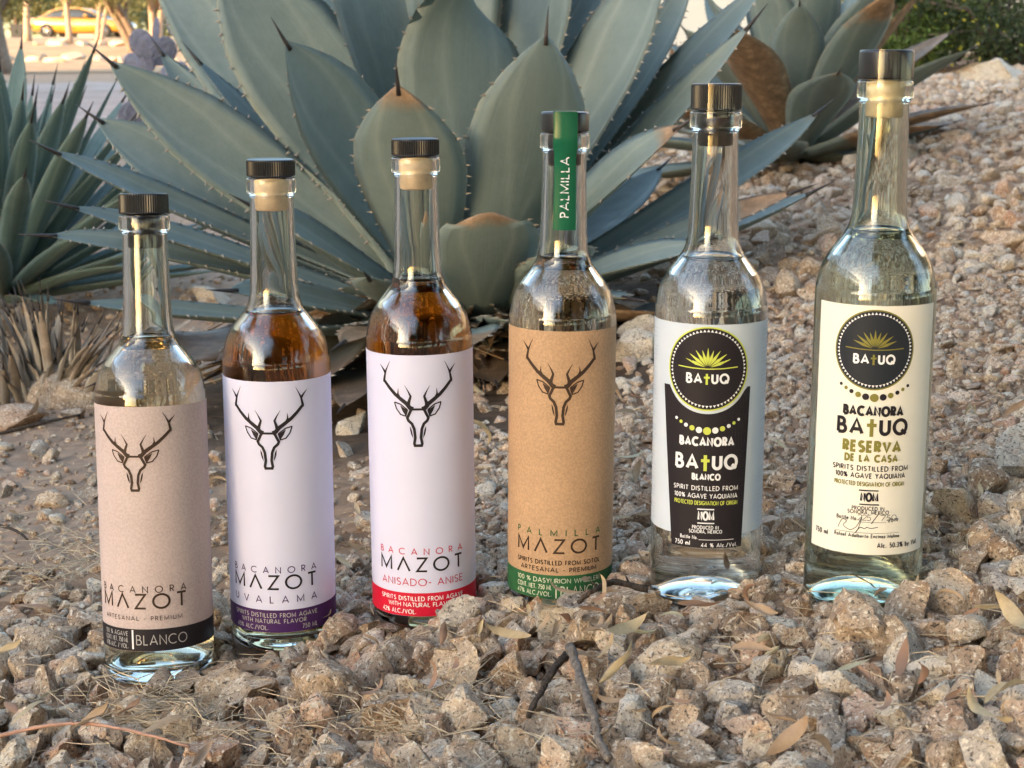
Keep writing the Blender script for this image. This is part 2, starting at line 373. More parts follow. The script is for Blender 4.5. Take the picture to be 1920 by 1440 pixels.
class Art:
    """flat artwork bent round a label: (u, v) in metres, u along the arc from the label centre, v up from the label's lower edge"""
    LAY = 0
    def __init__(self, rot, z0, R=BR):
        self.rot, self.z0, self.R = rot, z0, R; self.mb = {}; self.k = 0
    def pt(self, u, v, r):
        a = u / self.R + self.rot; return (r * math.sin(a), -r * math.cos(a), self.z0 + v)
    def quad_strip(self, key, L, Rr, layer=0):
        self.k += 1; r = self.R + .00022 + layer * .00012 + (self.k % 14) * .000007
        mb = self.mb.setdefault(key, MB()); vs = []
        for a, b in zip(L, Rr): vs += [self.pt(*a, r), self.pt(*b, r)]
        mb.add(vs, [(2 * i, 2 * i + 1, 2 * i + 3, 2 * i + 2) for i in range(len(L) - 1)])
    def stroke(self, key, pts, w, closed=False, layer=0, taper=None, miter=.42):
        pts = [np.array(p, float) for p in pts]
        dense = [pts[0]]
        for a, b in zip(pts, pts[1:]):
            n = max(1, int(abs(b[0] - a[0]) / .004))
            dense += [a + (b - a) * (i + 1) / n for i in range(n)]
        pts = dense; n = len(pts); L, Rr = [], []
        for i, p in enumerate(pts):
            if closed: d0 = p - pts[(i - 1) % (n - 1)]; d1 = pts[(i + 1) % (n - 1) if i == n - 1 else i + 1] - p
            else: d0 = p - pts[max(i - 1, 0)]; d1 = pts[min(i + 1, n - 1)] - p
            if np.linalg.norm(d0) < 1e-9: d0 = d1
            if np.linalg.norm(d1) < 1e-9: d1 = d0
            d0 = d0 / np.linalg.norm(d0); d1 = d1 / np.linalg.norm(d1); t = d0 + d1
            t = t / np.linalg.norm(t) if np.linalg.norm(t) > .2 else d1
            nn = np.array([-t[1], t[0]]); c = max(miter, abs(nn @ np.array([-d1[1], d1[0]])))
            ww = (w if taper is None else w * np.interp(i / (n - 1), [0, 1], taper)) / 2 / c
            L.append(p + nn * ww); Rr.append(p - nn * ww)
        self.quad_strip(key, L, Rr, layer)
    def poly(self, key, pts, layer=0):
        """convex-ish fill by slicing the polygon between two chains"""
        n = len(pts); h = n // 2
        L = [pts[i] for i in range(0, h + 1)]; Rr = [pts[(n - i) % n] for i in range(0, h + 1)]
        if len(L) > len(Rr): L = L[:len(Rr)]
        self.quad_strip(key, L, Rr, layer)
    def disc(self, key, cx, cy, r, layer=0, n=48, r0=0.0):
        if r0:
            a = [2 * math.pi * i / n for i in range(n + 1)]
            self.quad_strip(key, [(cx + r * math.cos(t), cy + r * math.sin(t)) for t in a], [(cx + r0 * math.cos(t), cy + r0 * math.sin(t)) for t in a], layer); return
        m = n // 2; a = [math.pi / 2 + math.pi * i / m for i in range(m + 1)]
        xs = [-math.sin(math.pi * i / m - math.pi / 2) * r for i in range(m + 1)]
        self.quad_strip(key, [(cx + x, cy + math.sqrt(max(0, r * r - x * x))) for x in xs], [(cx + x, cy - math.sqrt(max(0, r * r - x * x))) for x in xs], layer)
    def rect(self, key, u0, u1, v0, v1, layer=0):
        n = max(2, int(abs(u1 - u0) / .002)); us = np.linspace(u0, u1, n + 1)
        self.quad_strip(key, [(u, v1) for u in us], [(u, v0) for u in us], layer)
    def build(self, parent):
        for key, mb in self.mb.items():
            o = mb.build(key[0], key[1], parent, smooth=False)
            if key[0] in ('fine_print', 'show_through_text', 'seal_tooth_ring'): o['kind'] = 'stuff'

def arc(cx, cy, rx, ry, a0, a1, n=10):
    return [(cx + rx * math.cos(R_(a0 + (a1 - a0) * i / n)), cy + ry * math.sin(R_(a0 + (a1 - a0) * i / n))) for i in range(n + 1)]
_P = [(0, 0), (0, 1), (.2, 1)] + arc(.22, .74, .25, .26, 90, -90) + [(0, .48)]
GL = {
 'A': (.78, [[(0, 0), (.39, 1), (.78, 0)], [(.14, .3), (.64, .3)]]), '^': (.82, [[(0, 0), (.41, 1), (.82, 0)]]),
 'B': (.54, [[(0, 0), (0, 1), (.2, 1)] + arc(.22, .76, .22, .24, 90, -90) + [(.0, .52)], [(.05, .52), (.22, .52)] + arc(.27, .26, .27, .26, 90, -90) + [(0, 0)]]),
 'C': (.82, [arc(.5, .5, .5, .5, 48, 312, 16)]), 'D': (.72, [[(0, 0), (0, 1), (.2, 1)] + arc(.22, .5, .5, .5, 90, -90, 14) + [(0, 0)]]),
 'E': (.46, [[(.46, 1), (0, 1), (0, 0), (.46, 0)], [(0, .52), (.42, .52)]]), 'F': (.44, [[(.44, 1), (0, 1), (0, 0)], [(0, .52), (.4, .52)]]),
 'G': (.92, [arc(.5, .5, .5, .5, 42, 352, 18) + [(.56, .43)]]), 'H': (.64, [[(0, 0), (0, 1)], [(.64, 0), (.64, 1)], [(0, .52), (.64, .52)]]), 'I': (.04, [[(.02, 0), (.02, 1)]]),
 'L': (.42, [[(0, 1), (0, 0), (.42, 0)]]), 'M': (.86, [[(0, 0), (0, 1), (.43, .12), (.86, 1), (.86, 0)]]), 'N': (.68, [[(0, 0), (0, 1), (.68, 0), (.68, 1)]]),
 'O': (.98, [arc(.49, .5, .49, .5, 90, 450, 28)]), 'P': (.46, [_P]), 'Q': (.98, [arc(.49, .5, .49, .5, 90, 450, 28), [(.58, .3), (.95, -.02)]]),
 'R': (.5, [_P, [(.2, .48), (.5, 0)]]), 'S': (.5, [arc(.26, .755, .235, .245, 35, 270, 9) + arc(.25, .25, .25, .25, 88, -145, 9)]),
 'T': (.58, [[(0, 1), (.58, 1)], [(.29, .95), (.29, 0)]]), 'U': (.6, [[(0, 1), (0, .3)] + arc(.3, .3, .3, .3, 180, 360, 10) + [(.6, 1)]]), 'V': (.74, [[(0, 1), (.37, 0), (.74, 1)]]),
 'W': (1.08, [[(0, 1), (.27, 0), (.54, .95), (.81, 0), (1.08, 1)]]), 'X': (.66, [[(0, 0), (.66, 1)], [(0, 1), (.66, 0)]]), 'Y': (.66, [[(0, 1), (.33, .48), (.66, 1)], [(.33, .5), (.33, 0)]]),
 'Z': (.62, [[(0, 1), (.62, 1), (0, 0), (.64, 0)]]), ' ': (.28, []), '-': (.3, [[(0, .42), (.3, .42)]]), '.': (.08, [[(.04, 0), (.04, .13)]]), ',': (.08, [[(.06, .12), (.0, -.14)]]),
 '/': (.4, [[(0, -.08), (.4, 1.05)]]), '|': (.04, [[(.02, -.1), (.02, 1.1)]]), '%': (.8, [arc(.16, .76, .16, .22, 0, 360, 12), arc(.64, .24, .16, .22, 0, 360, 12), [(.12, 0), (.68, 1)]]),
 '0': (.52, [arc(.26, .5, .26, .5, 90, 450, 20)]), '1': (.22, [[(0, .8), (.2, 1), (.2, 0)]]), '2': (.5, [arc(.25, .74, .24, .26, 170, -40, 10) + [(0, 0), (.5, 0)]]),
 '3': (.48, [arc(.22, .75, .22, .25, 140, -85, 9) + arc(.22, .26, .26, .26, 80, -140, 9)]), '4': (.56, [[(.42, 0), (.42, 1), (0, .26), (.56, .26)]]),
 '5': (.5, [[(.45, 1), (.12, 1), (.05, .55)] + arc(.22, .32, .27, .32, 120, -140, 10)]), '7': (.5, [[(0, 1), (.5, 1), (.14, 0)]]),
 '9': (.5, [arc(.25, .7, .24, .3, 0, 360, 14), [(.48, .62), (.16, 0)]]), '+': (.46, [[(.23, 1.0), (.23, -.02)], [(0, .62), (.46, .62)]]),
 'a': (.46, [arc(.22, .3, .22, .3, 0, 360, 12), [(.46, .62), (.46, 0)]]), 'b': (.46, [arc(.24, .3, .22, .3, 0, 360, 12), [(0, 1), (0, 0)]]), 'c': (.42, [arc(.24, .3, .24, .3, 50, 310, 10)]),
 'd': (.46, [arc(.22, .3, .22, .3, 0, 360, 12), [(.46, 1), (.46, 0)]]), 'e': (.46, [[(.02, .32), (.45, .32)] + arc(.23, .3, .22, .3, 5, 320, 12)]), 'f': (.28, [[(.28, .98), (.12, .9), (.12, 0)], [(0, .6), (.26, .6)]]),
 'i': (.05, [[(.02, .6), (.02, 0)], [(.02, .88), (.02, .78)]]), 'l': (.05, [[(.02, 1), (.02, 0)]]), 'm': (.72, [[(0, .6), (0, 0)], [(0, .4), (.18, .6), (.36, .42), (.36, 0)], [(.36, .42), (.54, .6), (.72, .42), (.72, 0)]]),
 'n': (.42, [[(0, .6), (0, 0)], [(0, .4), (.2, .6), (.42, .42), (.42, 0)]]), 'o': (.46, [arc(.23, .3, .23, .3, 0, 360, 14)]), 'r': (.26, [[(0, .6), (0, 0)], [(0, .36), (.26, .58)]]),
 's': (.36, [[(.34, .52), (.18, .6), (.04, .46), (.32, .2), (.16, .0), (.0, .1)]]), 't': (.28, [[(.12, .9), (.12, 0), (.28, 0)], [(0, .6), (.28, .6)]]), 'y': (.46, [[(0, .6), (.23, 0)], [(.46, .6), (.14, -.25)]]),
}
def text(art, s, mat, u0, u1, v, h, weight=.12, mode='space', name='lettering', layer=1, sx=1.0):
    """stroke lettering from u0 to u1 on baseline v; fits by letter spacing or by stretching the letters"""
    ws = [GL[c][0] * h * sx for c in s]; tot = u1 - u0; w = weight * h
    if mode == 'space':
        gap = (tot - w - sum(ws)) / max(1, len(s) - 1); k = sx
    if mode == 'space' and gap > .2 * h: pass
    else: mode = 'fit'
    if mode == 'fit':
        g = .20 + weight * .9; nat = sum(GL[c][0] for c in s) * h + g * h * (len(s) - 1); k = (tot - w) / nat; gap = g * h * k; ws = [GL[c][0] * h * k for c in s]
    u = u0 + w / 2
    for c, wd in zip(s, ws):
        for st in GL[c][1]:
            art.stroke((name, mat, s + str(round(v, 4))), [(u + x * h * k, v + w / 2 + y * (h - w)) for x, y in st], w, closed=(len(st) > 12 and abs(st[0][0] - st[-1][0]) + abs(st[0][1] - st[-1][1]) < 1e-6), layer=layer, miter=.82 if weight > .19 else .5)
        u += wd + gap

def deer(art, mat, v_bot=.1218, hgt=.0565, wid=.054):
    key = ('deer_emblem', mat)
    sv = hgt / 377.0; half = 170.0; R0 = 247.0
    full = math.asin(half / R0)
    def m(x, y, sgn): return (sgn * math.asin(max(-.99, min(.99, (283 - x) / R0))) / full * wid / 2 * -1, v_bot + (480 - y) * sv)
    for s in (1, -1):
        def ST(pts, w, taper=None): art.stroke(key, [m(x, y, s) for x, y in pts], w * sv * 1.3, taper=taper, layer=1)
        ST([(262, 312), (248, 306), (232, 287), (207, 268), (180, 247), (155, 220), (133, 192)], 15, [1.05, .7])
        ST([(133, 196), (131, 186), (137, 152), (146, 130), (159, 101)], 13, [1, .06])
        ST([(138, 156), (127, 138), (112, 117)], 11, [1, .06])
        ST([(240, 300), (243, 281), (252, 254), (241, 232), (225, 205)], 14, [1.0, .05])
        ST([(201, 264), (194, 244), (196, 219)], 11, [1, .06])
        ST([(177, 283), (205, 291), (237, 315)], 4.5); ST([(237, 315), (228, 344), (204, 337), (186, 312), (177, 283)], 4.5)
        art.poly(key, [m(x, y, s) for x, y in [(203, 296), (236, 317), (227, 342), (214, 322)]], 1)
        ST([(253, 314), (245, 332), (235, 352), (240, 364), (256, 378), (266, 402), (270, 440), (265, 468), (268, 477), (285, 477)], 9.5)
        art.poly(key, [m(x, y, s) for x, y in [(246, 388), (253, 402), (257, 420), (261, 445), (252, 428), (247, 408)]], 1)
    art.stroke(key, [m(247, 313, 1), m(319, 313, 1)], 10 * sv, layer=1)

def agave_logo(art, mat, cx, cy, w, h):
    key = ('agave_emblem', mat)
    for a, l in ((0, 1), (-17, .86), (17, .86), (-34, .92), (34, .92), (-52, .95), (52, .95), (-68, .95), (68, .95)):
        t = R_(a); dx, dy = math.sin(t), math.cos(t); L = h * l * (1 + .25 * abs(math.sin(t)))
        b = (cx + dx * L * .12, cy + dy * L * .12); e = (cx + dx * L, cy + dy * L); wd = h * .12
        mid = ((b[0] * .55 + e[0] * .45), (b[1] * .55 + e[1] * .45)); nx_, ny_ = -dy, dx
        art.poly(key, [b, (mid[0] + nx_ * wd * .62, mid[1] + ny_ * wd * .62), e, (mid[0] - nx_ * wd * .62, mid[1] - ny_ * wd * .62)], 3)
    art.stroke(key, [(cx - w / 2, cy + h * .05), (cx - w * .25, cy - h * .01), (cx, cy - h * .035), (cx + w * .25, cy - h * .01), (cx + w / 2, cy + h * .05)], h * .05, layer=3)

def label_sheet(name, mat, parent, a0, a1, z0, z1, R=BR, dr=.00012, n=128, liner=None):
    """a thin bent sheet of paper (real thickness) round the glass"""
    mb = MB(); vs = []; fs = []
    for i in range(n + 1):
        a = a0 + (a1 - a0) * i / n
        for r in (R + .00002, R + dr):
            for z in (z0, z1): vs.append((r * math.sin(a), -r * math.cos(a), z))
    for i in range(n):
        b = 4 * i; c = b + 4
        fs += [(b + 2, c + 2, c + 3, b + 3), (b, b + 1, c + 1, c), (b + 1, b + 3, c + 3, c + 1), (b, c, c + 2, b + 2)]
    fs += [(0, 2, 3, 1), (4 * n, 4 * n + 1, 4 * n + 3, 4 * n + 2)]
    mb.add(vs, fs); o = mb.build(name, mat, parent); o.data.set_sharp_from_angle(angle=R_(40))
    if liner:
        o.data.materials.append(MAT[liner])
        for i in range(n): o.data.polygons[4 * i + 1].material_index = 1
    return o

def view_az(b): return math.atan2(-b['x'], b['y'])
def make_bottle(i, label, glass, liquid, level, cap, H=.330):
    B = BOT[i]; k = H / .330
    root = empty('spirit_bottle', (B['x'], B['y'], B['z']), label, 'bottle', 'spirit bottles standing in a row on the gravel')
    root.rotation_euler = (R_(B['lean']), R_(B['roll']), 0)
    outer, inner = bottle_profiles(H)
    vs, fs = lathe(outer + inner[:1] + inner, 96)
    obj('glass', mesh('glass', vs, fs), glass, root)
    vs, fs = lathe(liquid_profile(inner, level * k)[::-1], 96)
    obj('spirit', mesh('spirit', vs, fs), liquid, root)
    zc = .3176 * k
    kind, shank, film, ch = cap
    ch = ch or .0125
    prof = [(0, zc), (.0150, zc), (.0158, zc + .0006), (.0159, zc + .0016), (.0159, zc + ch - .0016), (.0154, zc + ch - .0003), (.0146, zc + ch), (.0120, zc + ch - .0004), (0, zc + ch - .0006)]
    vs, fs = lathe(prof, 128 if kind == 'ribbed' else 64, (0, zc + .001, zc + ch - .001, .00055, .0157) if kind == 'ribbed' else None)
    obj('cap', mesh('cap', vs, fs, kind != 'ribbed'), 'cap_black', root)
    sb = zc - .022
    vs, fs = lathe([(0, sb), (.0098, sb), (.0109, sb + .0012), (.0111, sb + .012), (.01135, zc - .0002), (.0, zc - .0002)], 48)
    obj('stopper', mesh('stopper', vs, fs), shank, root)
    if film:
        q = [(.01615, zc + ch + .0002), (.01622, zc + .001), (.01655, zc - .0030), (.01655, zc - .0095), (.0150, zc - .0125), (.01475, zc - film)]
        vs, fs = lathe(q, 64); obj('shrink_sleeve', mesh('shrink_sleeve', vs, fs), 'film', root)
    return root

def mazot(root, rot, z0, H, paper, ink, band, band_text, top, topmat, mid, midmat, midh, bandlines, topmid=None, gap=52):
    """wrap label with a deer head, the name and a coloured band"""
    rot = rot + math.degrees(math.atan2(-root.location.x, root.location.y))
    a0, a1 = R_(rot - 180 + gap / 2), R_(rot + 180 - gap / 2)
    lab = label_sheet('label', paper, root, a0, a1, z0, z0 + H, liner='paper_liner' if 'kraft' in paper else None)
    k = H / .1845; art = Art(R_(rot), z0)
    art.rect(('band', band), BR * (a0 - R_(rot)) + .0001, BR * (a1 - R_(rot)) - .0001, .0001, .0170 * k)
    deer(art, ink, .1218 * k, .0565 * min(1, k * 1.03))
    hw = .031
    text(art, top, topmat, -hw, hw, .0446 * k, .0047, .13)
    text(art, 'M^ZOT', ink, -hw, hw, .0322 * k, .0105, .135)
    for (s, m2, u0, u1, v, h, wt) in mid: text(art, s, m2, u0 * hw, u1 * hw, v * k, h, wt)
    for (s, m2, u0, u1, v, h, wt) in bandlines: text(art, s, m2, u0 * hw, u1 * hw, v * k, h, wt)
    for j in range(70):   # the column of fine print by the seam
        v = (.035 + j * .0019) * k; u = .0665
        if (j * 7) % 11 > 1: art.rect(('fine_print', ink), u, u + .0005, v, v + .0010)
    art.build(lab); return lab

b1 = make_bottle(0, 'bottle with pale pinkish kraft label, black band reading BLANCO and black stopper', 'glass_clear', 'spirit_pale', .2335, ('ribbed', 'cap_black', 0, .0135), .3175)
mazot(b1, -19, .0240, .1600, 'paper_kraft_pale', 'ink_brown', 'ink_black', 'ink_grey', 'BACANORA', 'ink_brown',
      [('ARTESANAL - PREMIUM', 'ink_brown', -.93, .88, .0235, .0031, .12)], None, None,
      [('100 % AGAVE', 'ink_grey', -.98, -.28, .0113, .0032, .12), ('CONT. NET. 750 ML', 'ink_grey', -.98, -.28, .0066, .0032, .12), ('47% ALC. / VOL.', 'ink_grey', -.98, -.28, .0019, .0032, .12),
       ('|', 'ink_white', -.20, -.15, .0022, .0118, .10), ('BLANCO', 'ink_grey', -.10, .98, .0048, .0068, .09)])
b2 = make_bottle(1, 'amber spirit bottle with white deer label and purple band', 'glass_clear', 'spirit_amber', .2270, ('ribbed', 'cork', 0, .0114))
mazot(b2, -11, .0150, .172, 'paper_white', 'ink_black', 'ink_purple', 'ink_grey', 'BACANORA', 'ink_purple',
      [('UVALAMA', 'ink_purple', -1, 1, .0222, .0052, .12)], None, None,
      [('SPIRITS DISTILLED FROM AGAVE', 'ink_grey', -1, 1, .0113, .0033, .15), ('WITH NATURAL FLAVOR', 'ink_grey', -.79, .72, .0069, .0032, .15), ('45% ALC./VOL.', 'ink_grey', -.95, -.12, .0018, .0034, .15), ('750 ML', 'ink_grey', .62, 1.0, .0018, .0034, .13)])
b3 = make_bottle(2, 'amber spirit bottle with white deer label and red band', 'glass_clear', 'spirit_amber', .2350, ('ribbed', 'cork', 0, .0114))
mazot(b3, -3, .0095, .1800, 'paper_white', 'ink_black', 'ink_red', 'ink_grey', 'BACANORA', 'ink_redtext',
      [('ANISADO- ANISE', 'ink_redtext', -.97, 1, .0222, .0053, .12)], None, None,
      [('SPIRITS DISTILLED FROM AGAVE', 'ink_white', -1, 1, .0113, .0033, .15), ('WITH NATURAL FLAVOR', 'ink_white', -.79, .77, .0069, .0032, .15), ('42% ALC./VOL.', 'ink_white', -.97, -.12, .0018, .0034, .15), ('750 ML', 'ink_white', .62, 1.0, .0018, .0034, .13)])
b4 = make_bottle(3, 'clear bottle with brown kraft deer label, green band and green PALMILLA strip on its neck', 'glass_clear', 'spirit_pale', .2345, ('smooth', 'cap_black', .030, .0130))
mazot(b4, -2, .0080, .1826, 'paper_kraft', 'ink_brown', 'ink_green', 'ink_cream', 'PALMILLA', 'ink_green',
      [('SPIRITS DISTILLED FROM SOTOL', 'ink_brown', -1, 1, .0242, .0034, .17), ('ARTESANAL - PREMIUM', 'ink_brown', -.9, .9, .0192, .0034, .17)], None, None,
      [('100 % DASYLIRION WHEELERI', 'ink_cream', -1, 1, .0115, .0034, .13), ('CONT. NET. 750 ML', 'ink_cream', -1, -.13, .0066, .0034, .13), ('47% ALC./VOL.', 'ink_cream', -1, -.13, .0019, .0034, .13),
       ('|', 'ink_cream', -.06, -.01, .0012, .0088, .10), ('BLANCO', 'ink_cream', .06, 1.0, .0016, .0078, .09)])
# the green strip over cap and neck of the fourth bottle
def neck_strip(root):
    zc = .3176; ch = .0130; path = [(.0166, zc + ch + .0003), (.01665, zc + .001), (.01690, zc - .0030), (.01690, zc - .0095), (.0154, zc - .0130), (.0151, zc - .024), (.0157, zc - .050), (.0160, zc - .0632)]
    vs = []; fs = []; n = 10; hw = .0078
    for r, z in path:
        for j in range(n + 1):
            a = (-hw + 2 * hw * j / n) / .016; vs.append((r * math.sin(a), -r * math.cos(a), z))
    for i in range(len(path) - 1):
        for j in range(n): fs.append((i * (n + 1) + j, i * (n + 1) + j + 1, (i + 1) * (n + 1) + j + 1, (i + 1) * (n + 1) + j))
    top = [(x * q, y * q, zc + ch + .0004) for q in (.95,) for x, y, _ in vs[:n + 1]] + [(x, -y, zc + ch + .0004) for x, y, _ in vs[:n + 1]]
    b = len(vs); vs += top; fs += [(b + j, b + j + 1, b + n + 2 + j, b + n + 1 + j) for j in range(n)]
    st = obj('neck_strip', mesh('neck_strip', vs, fs), 'strip_green', root)
    class Side(Art):
        def pt(self, u, v, r):
            zz = zc - .0135 - .0415 + u; rr = np.interp(zz, [zc - .0632, zc - .050, zc - .024, zc - .013], [.01605, .01575, .01515, .01545]) + .00012 + (self.k % 10) * .000006
            a = -v / .016; return (rr * math.sin(a), -rr * math.cos(a), zz)
    art = Side(0, 0); text(art, 'PALMILLA', 'ink_white', 0, .0395, -.0030, .0062, .13); art.build(st)
neck_strip(b4)

def batuq_word(art, u0, u1, v, h, mat, cross, layer=2, wt=.2):
    w = u1 - u0
    text(art, 'BA', mat, u0, u0 + w * .385, v, h, wt, 'fit', layer=layer); uc = u0 + w * .485; art.rect(('cross', cross), uc - h * .10, uc + h * .10, v - h * .06, v + h * .95, layer); art.rect(('cross', cross), uc - h * .26, uc - h * .10, v + h * .50, v + h * .69, layer); art.rect(('cross', cross), uc + h * .10, uc + h * .26, v + h * .50, v + h * .69, layer)
    text(art, 'UQ', mat, u0 + w * .585, u1, v, h, wt, 'fit', layer=layer)
def seal(art, cx, cy, r, rim, disc, tri, plant, word, cross):
    art.disc(('seal', disc), cx, cy, r, 1, 64); art.disc(('seal_rim', rim), cx, cy, r * 1.02, 1, 96, r * .985)
    n = 64
    for i in range(n):
        a = 2 * math.pi * i / n; da = math.pi / n * .80; up = math.sin(a) > 0
        ra, rb = (r * .955, r * .895)
        art.poly(('seal_tooth_ring', tri), [(cx + rb * math.cos(a - da), cy + rb * math.sin(a - da)), (cx + ra * math.cos(a), cy + ra * math.sin(a)), (cx + rb * math.cos(a + da), cy + rb * math.sin(a + da)), (cx + rb * math.cos(a), cy + rb * math.sin(a))], 2)
    agave_logo(art, plant, cx, cy + r * .02, r * 1.45, r * .5)
    batuq_word(art, cx - r * .52, cx + r * .52, cy - r * .36, r * .26, word, cross, 3)
def dots(art, cx, cy, w, sag, mats, s=1.0):
    sz = [.0010, .0011, .0013, .0017, .0020, .0025]
    us = [-.5, -.42, -.335, -.235, -.125, 0, .125, .235, .335, .42, .5]
    for j, u in enumerate(us):
        kq = 5 - abs(j - 5); art.disc(('dot_row', mats[kq % 2 if kq < 5 else 1]), cx + u * w, cy + sag * (2 * u) ** 2, sz[kq] * s, 2, 20)
def px_layout(cx0, slope, yref, halfw, ybot, s):
    U = lambda x, y: BR * math.asin(max(-.985, min(.985, (x - cx0 - slope * (y - yref)) / halfw)))
    V = lambda y: (ybot - y) * s
    return U, V

# --- bottle with the dark panel on a frosted label
b5 = make_bottle(4, 'clear bottle with frosted white label, black panel and black stopper', 'glass_clear', 'spirit_clear', .2262, ('ribbed', 'cap_black', .028, .0165), .338)
U, V = px_layout(1330, -.030, 870, 105.5, 1027, .3435e-3 * .985)
Z5 = .0504
az = view_az(BOT[4]); lab = label_sheet('label', 'paper_frost', b5, R_(-112) + az, R_(106) + az, Z5 + V(1003), Z5 + V(600)); art = Art(az, Z5)
def T5(s, x0, x1, yb, cap_px, mat='ink_white', wt=.145, mode='fit', name='lettering'):
    text(art, s, mat, U(x0, yb), U(x1, yb), V(yb), cap_px * .354e-3, wt, mode, name, 2)
ccx, ccy = U(1332, 683), V(683); cr = .0262
L, Rr = [], []   # black panel with the round bite for the seal
for j in range(25):
    q = j / 24; ut = U(1252, 720) + (U(1409, 720) - U(1252, 720)) * q; ub = U(1262, 1027) + (U(1391, 1027) - U(1262, 1027)) * q
    vt = V(719); du = ut - ccx; rb = cr + .0021
    if abs(du) < rb: vt = min(vt, ccy - math.sqrt(rb * rb - du * du) - .0004)
    L.append((ut, vt)); Rr.append((ub, V(1027)))
for j in range(24):
    n = 6
    art.quad_strip(('dark_panel', 'ink_black'), [(L[j][0] + (Rr[j][0] - L[j][0]) * t / n, L[j][1] + (Rr[j][1] - L[j][1]) * t / n) for t in range(n + 1)],
                   [(L[j + 1][0] + (Rr[j + 1][0] - L[j + 1][0]) * t / n, L[j + 1][1] + (Rr[j + 1][1] - L[j + 1][1]) * t / n) for t in range(n + 1)], 0)
seal(art, ccx, ccy, cr, 'ink_lime', 'ink_black', 'ink_white', 'ink_lime', 'ink_white', 'ink_lime')
dots(art, U(1330, 800), V(800), .0405, .0070, ('ink_white', 'ink_lime'))
T5('BACANORA', 1279, 1379, 830, 18, wt=.24)
batuq_word(art, U(1271, 875), U(1385, 875), V(875), 29 * .354e-3, 'ink_white', 'ink_lime')
T5('BLANCO', 1301, 1354, 895, 13, wt=.24); T5('SPIRIT DISTILLED FROM', 1268, 1385, 915, 9); T5('100% AGAVE YAQUIANA', 1269, 1384, 930, 9)
T5('PROTECTED DESIGNATION OF ORIGIN', 1269, 1384, 943, 8, 'ink_lime'); T5('NOM', 1311, 1342, 973, 18, wt=.2)
for yy in (951, 978): art.rect(('rule', 'ink_white'), U(1311, yy), U(1342, yy), V(yy) - .0004, V(yy) + .0004, 2)
T5('PRODUCED IN', 1301, 1350, 990, 7, wt=.15); T5('SONORA, MEXICO', 1295, 1356, 998, 7, wt=.15); T5('Bottle No.', 1279, 1311, 1010, 7, wt=.15)
art.rect(('rule', 'ink_white'), U(1313, 1011), U(1377, 1011), V(1011), V(1010), 2); T5('750 ml', 1269, 1297, 1023, 9, wt=.14); T5('44 % Alc./Vol.', 1317, 1383, 1025, 8, wt=.14)
for j in range(46):   # show-through of the text on the back label, on both flanks
    if j % 9 in (0, 5): continue
    v = V(996) + j * .0029
    for ua in ((-.062, -.041), (.040, .058)): art.rect(('show_through_text', 'paper_kraft_grey'), ua[0], ua[1] - .003 * ((j * 5) % 4) / 3, v, v + .0005, 0)
paper_mat('paper_kraft_grey', (.50, .54, .57), .05, .5); art.build(lab)

# --- bottle with the cream label
b6 = make_bottle(5, 'clear bottle with cream label, olive RESERVA lettering and pale cork', 'glass_green', 'spirit_straw', .2300, ('smooth', 'cork', .032, .0170), .3385)
U, V = px_layout(1626, -.0709, 838, 111.0, 1039, .3229e-3 * .99); Z6 = .0451
lab = label_sheet('label', 'paper_cream', b6, R_(-60) + view_az(BOT[5]), R_(70) + view_az(BOT[5]), Z6, Z6 + V(566)); art = Art(view_az(BOT[5]), Z6)
def T6(s, x0, x1, yb, cap_px, mat='ink_black', wt=.145, mode='fit', name='lettering'):
    text(art, s, mat, U(x0, yb), U(x1, yb), V(yb), cap_px * .334e-3, wt, mode, name, 2)
seal(art, U(1643, 648), V(648), .0235, 'ink_olive', 'ink_navy', 'ink_white', 'ink_olive', 'ink_white', 'ink_olive')
dots(art, U(1640, 737), V(737), .0400, .0070, ('ink_black', 'ink_olive'))
T6('BACANORA', 1583, 1690, 773, 20, wt=.26); batuq_word(art, U(1571, 809), U(1696, 809), V(809), 32 * .334e-3, 'ink_black', 'ink_olive')
T6('RESERVA', 1580, 1684, 842, 23, 'ink_olive', .25); T6('DE LA CASA', 1583, 1678, 860, 15, 'ink_olive', .25)
T6('SPIRITS DISTILLED FROM', 1562, 1695, 877, 10, wt=.165); T6('100% AGAVE YAQUIANA', 1566, 1690, 891, 10, wt=.165); T6('PROTECTED DESIGNATION OF ORIGIN', 1564, 1688, 906, 8.5, 'ink_olive', .165)
T6('NOM', 1609, 1642, 936, 18, wt=.22)
for yy in (914, 941): art.rect(('rule', 'ink_black'), U(1608, yy), U(1643, yy), V(yy) - .0004, V(yy) + .0004, 2)
T6('PRODUCED IN', 1594, 1652, 952.5, 7.5, wt=.15); T6('SONORA, MEXICO', 1586, 1660, 960, 7.5, wt=.15); T6('Bottle No.', 1566, 1604, 973, 8, wt=.16); T6('2019', 1658, 1676, 975, 7, wt=.16)
art.rect(('rule', 'ink_black'), U(1606, 975), U(1655, 975), V(975.6), V(975), 2)
for dg, xa, xb in (('2', 1604, 1612), ('2', 1612, 1620), ('5', 1620, 1628), ('/', 1628, 1642), ('7', 1644, 1654), ('5', 1655, 1663), ('0', 1664, 1673)):
    text(art, dg, 'ink_black', U(xa, 972), U(xb, 972), V(972 if dg != '/' else 977), (11 if dg != '/' else 18) * .334e-3, .08, 'fit', 'handwriting', 2)
sig = [(1568, 990), (1576, 974), (1584, 976), (1578, 985), (1590, 992), (1602, 984), (1612, 966), (1604, 990), (1598, 998), (1608, 986), (1616, 988), (1620, 985), (1628, 987), (1640, 984)]
art.stroke(('handwriting', 'ink_black'), [(U(x, y), V(y)) for x, y in catmull(sig, 4)], .00035, layer=2)
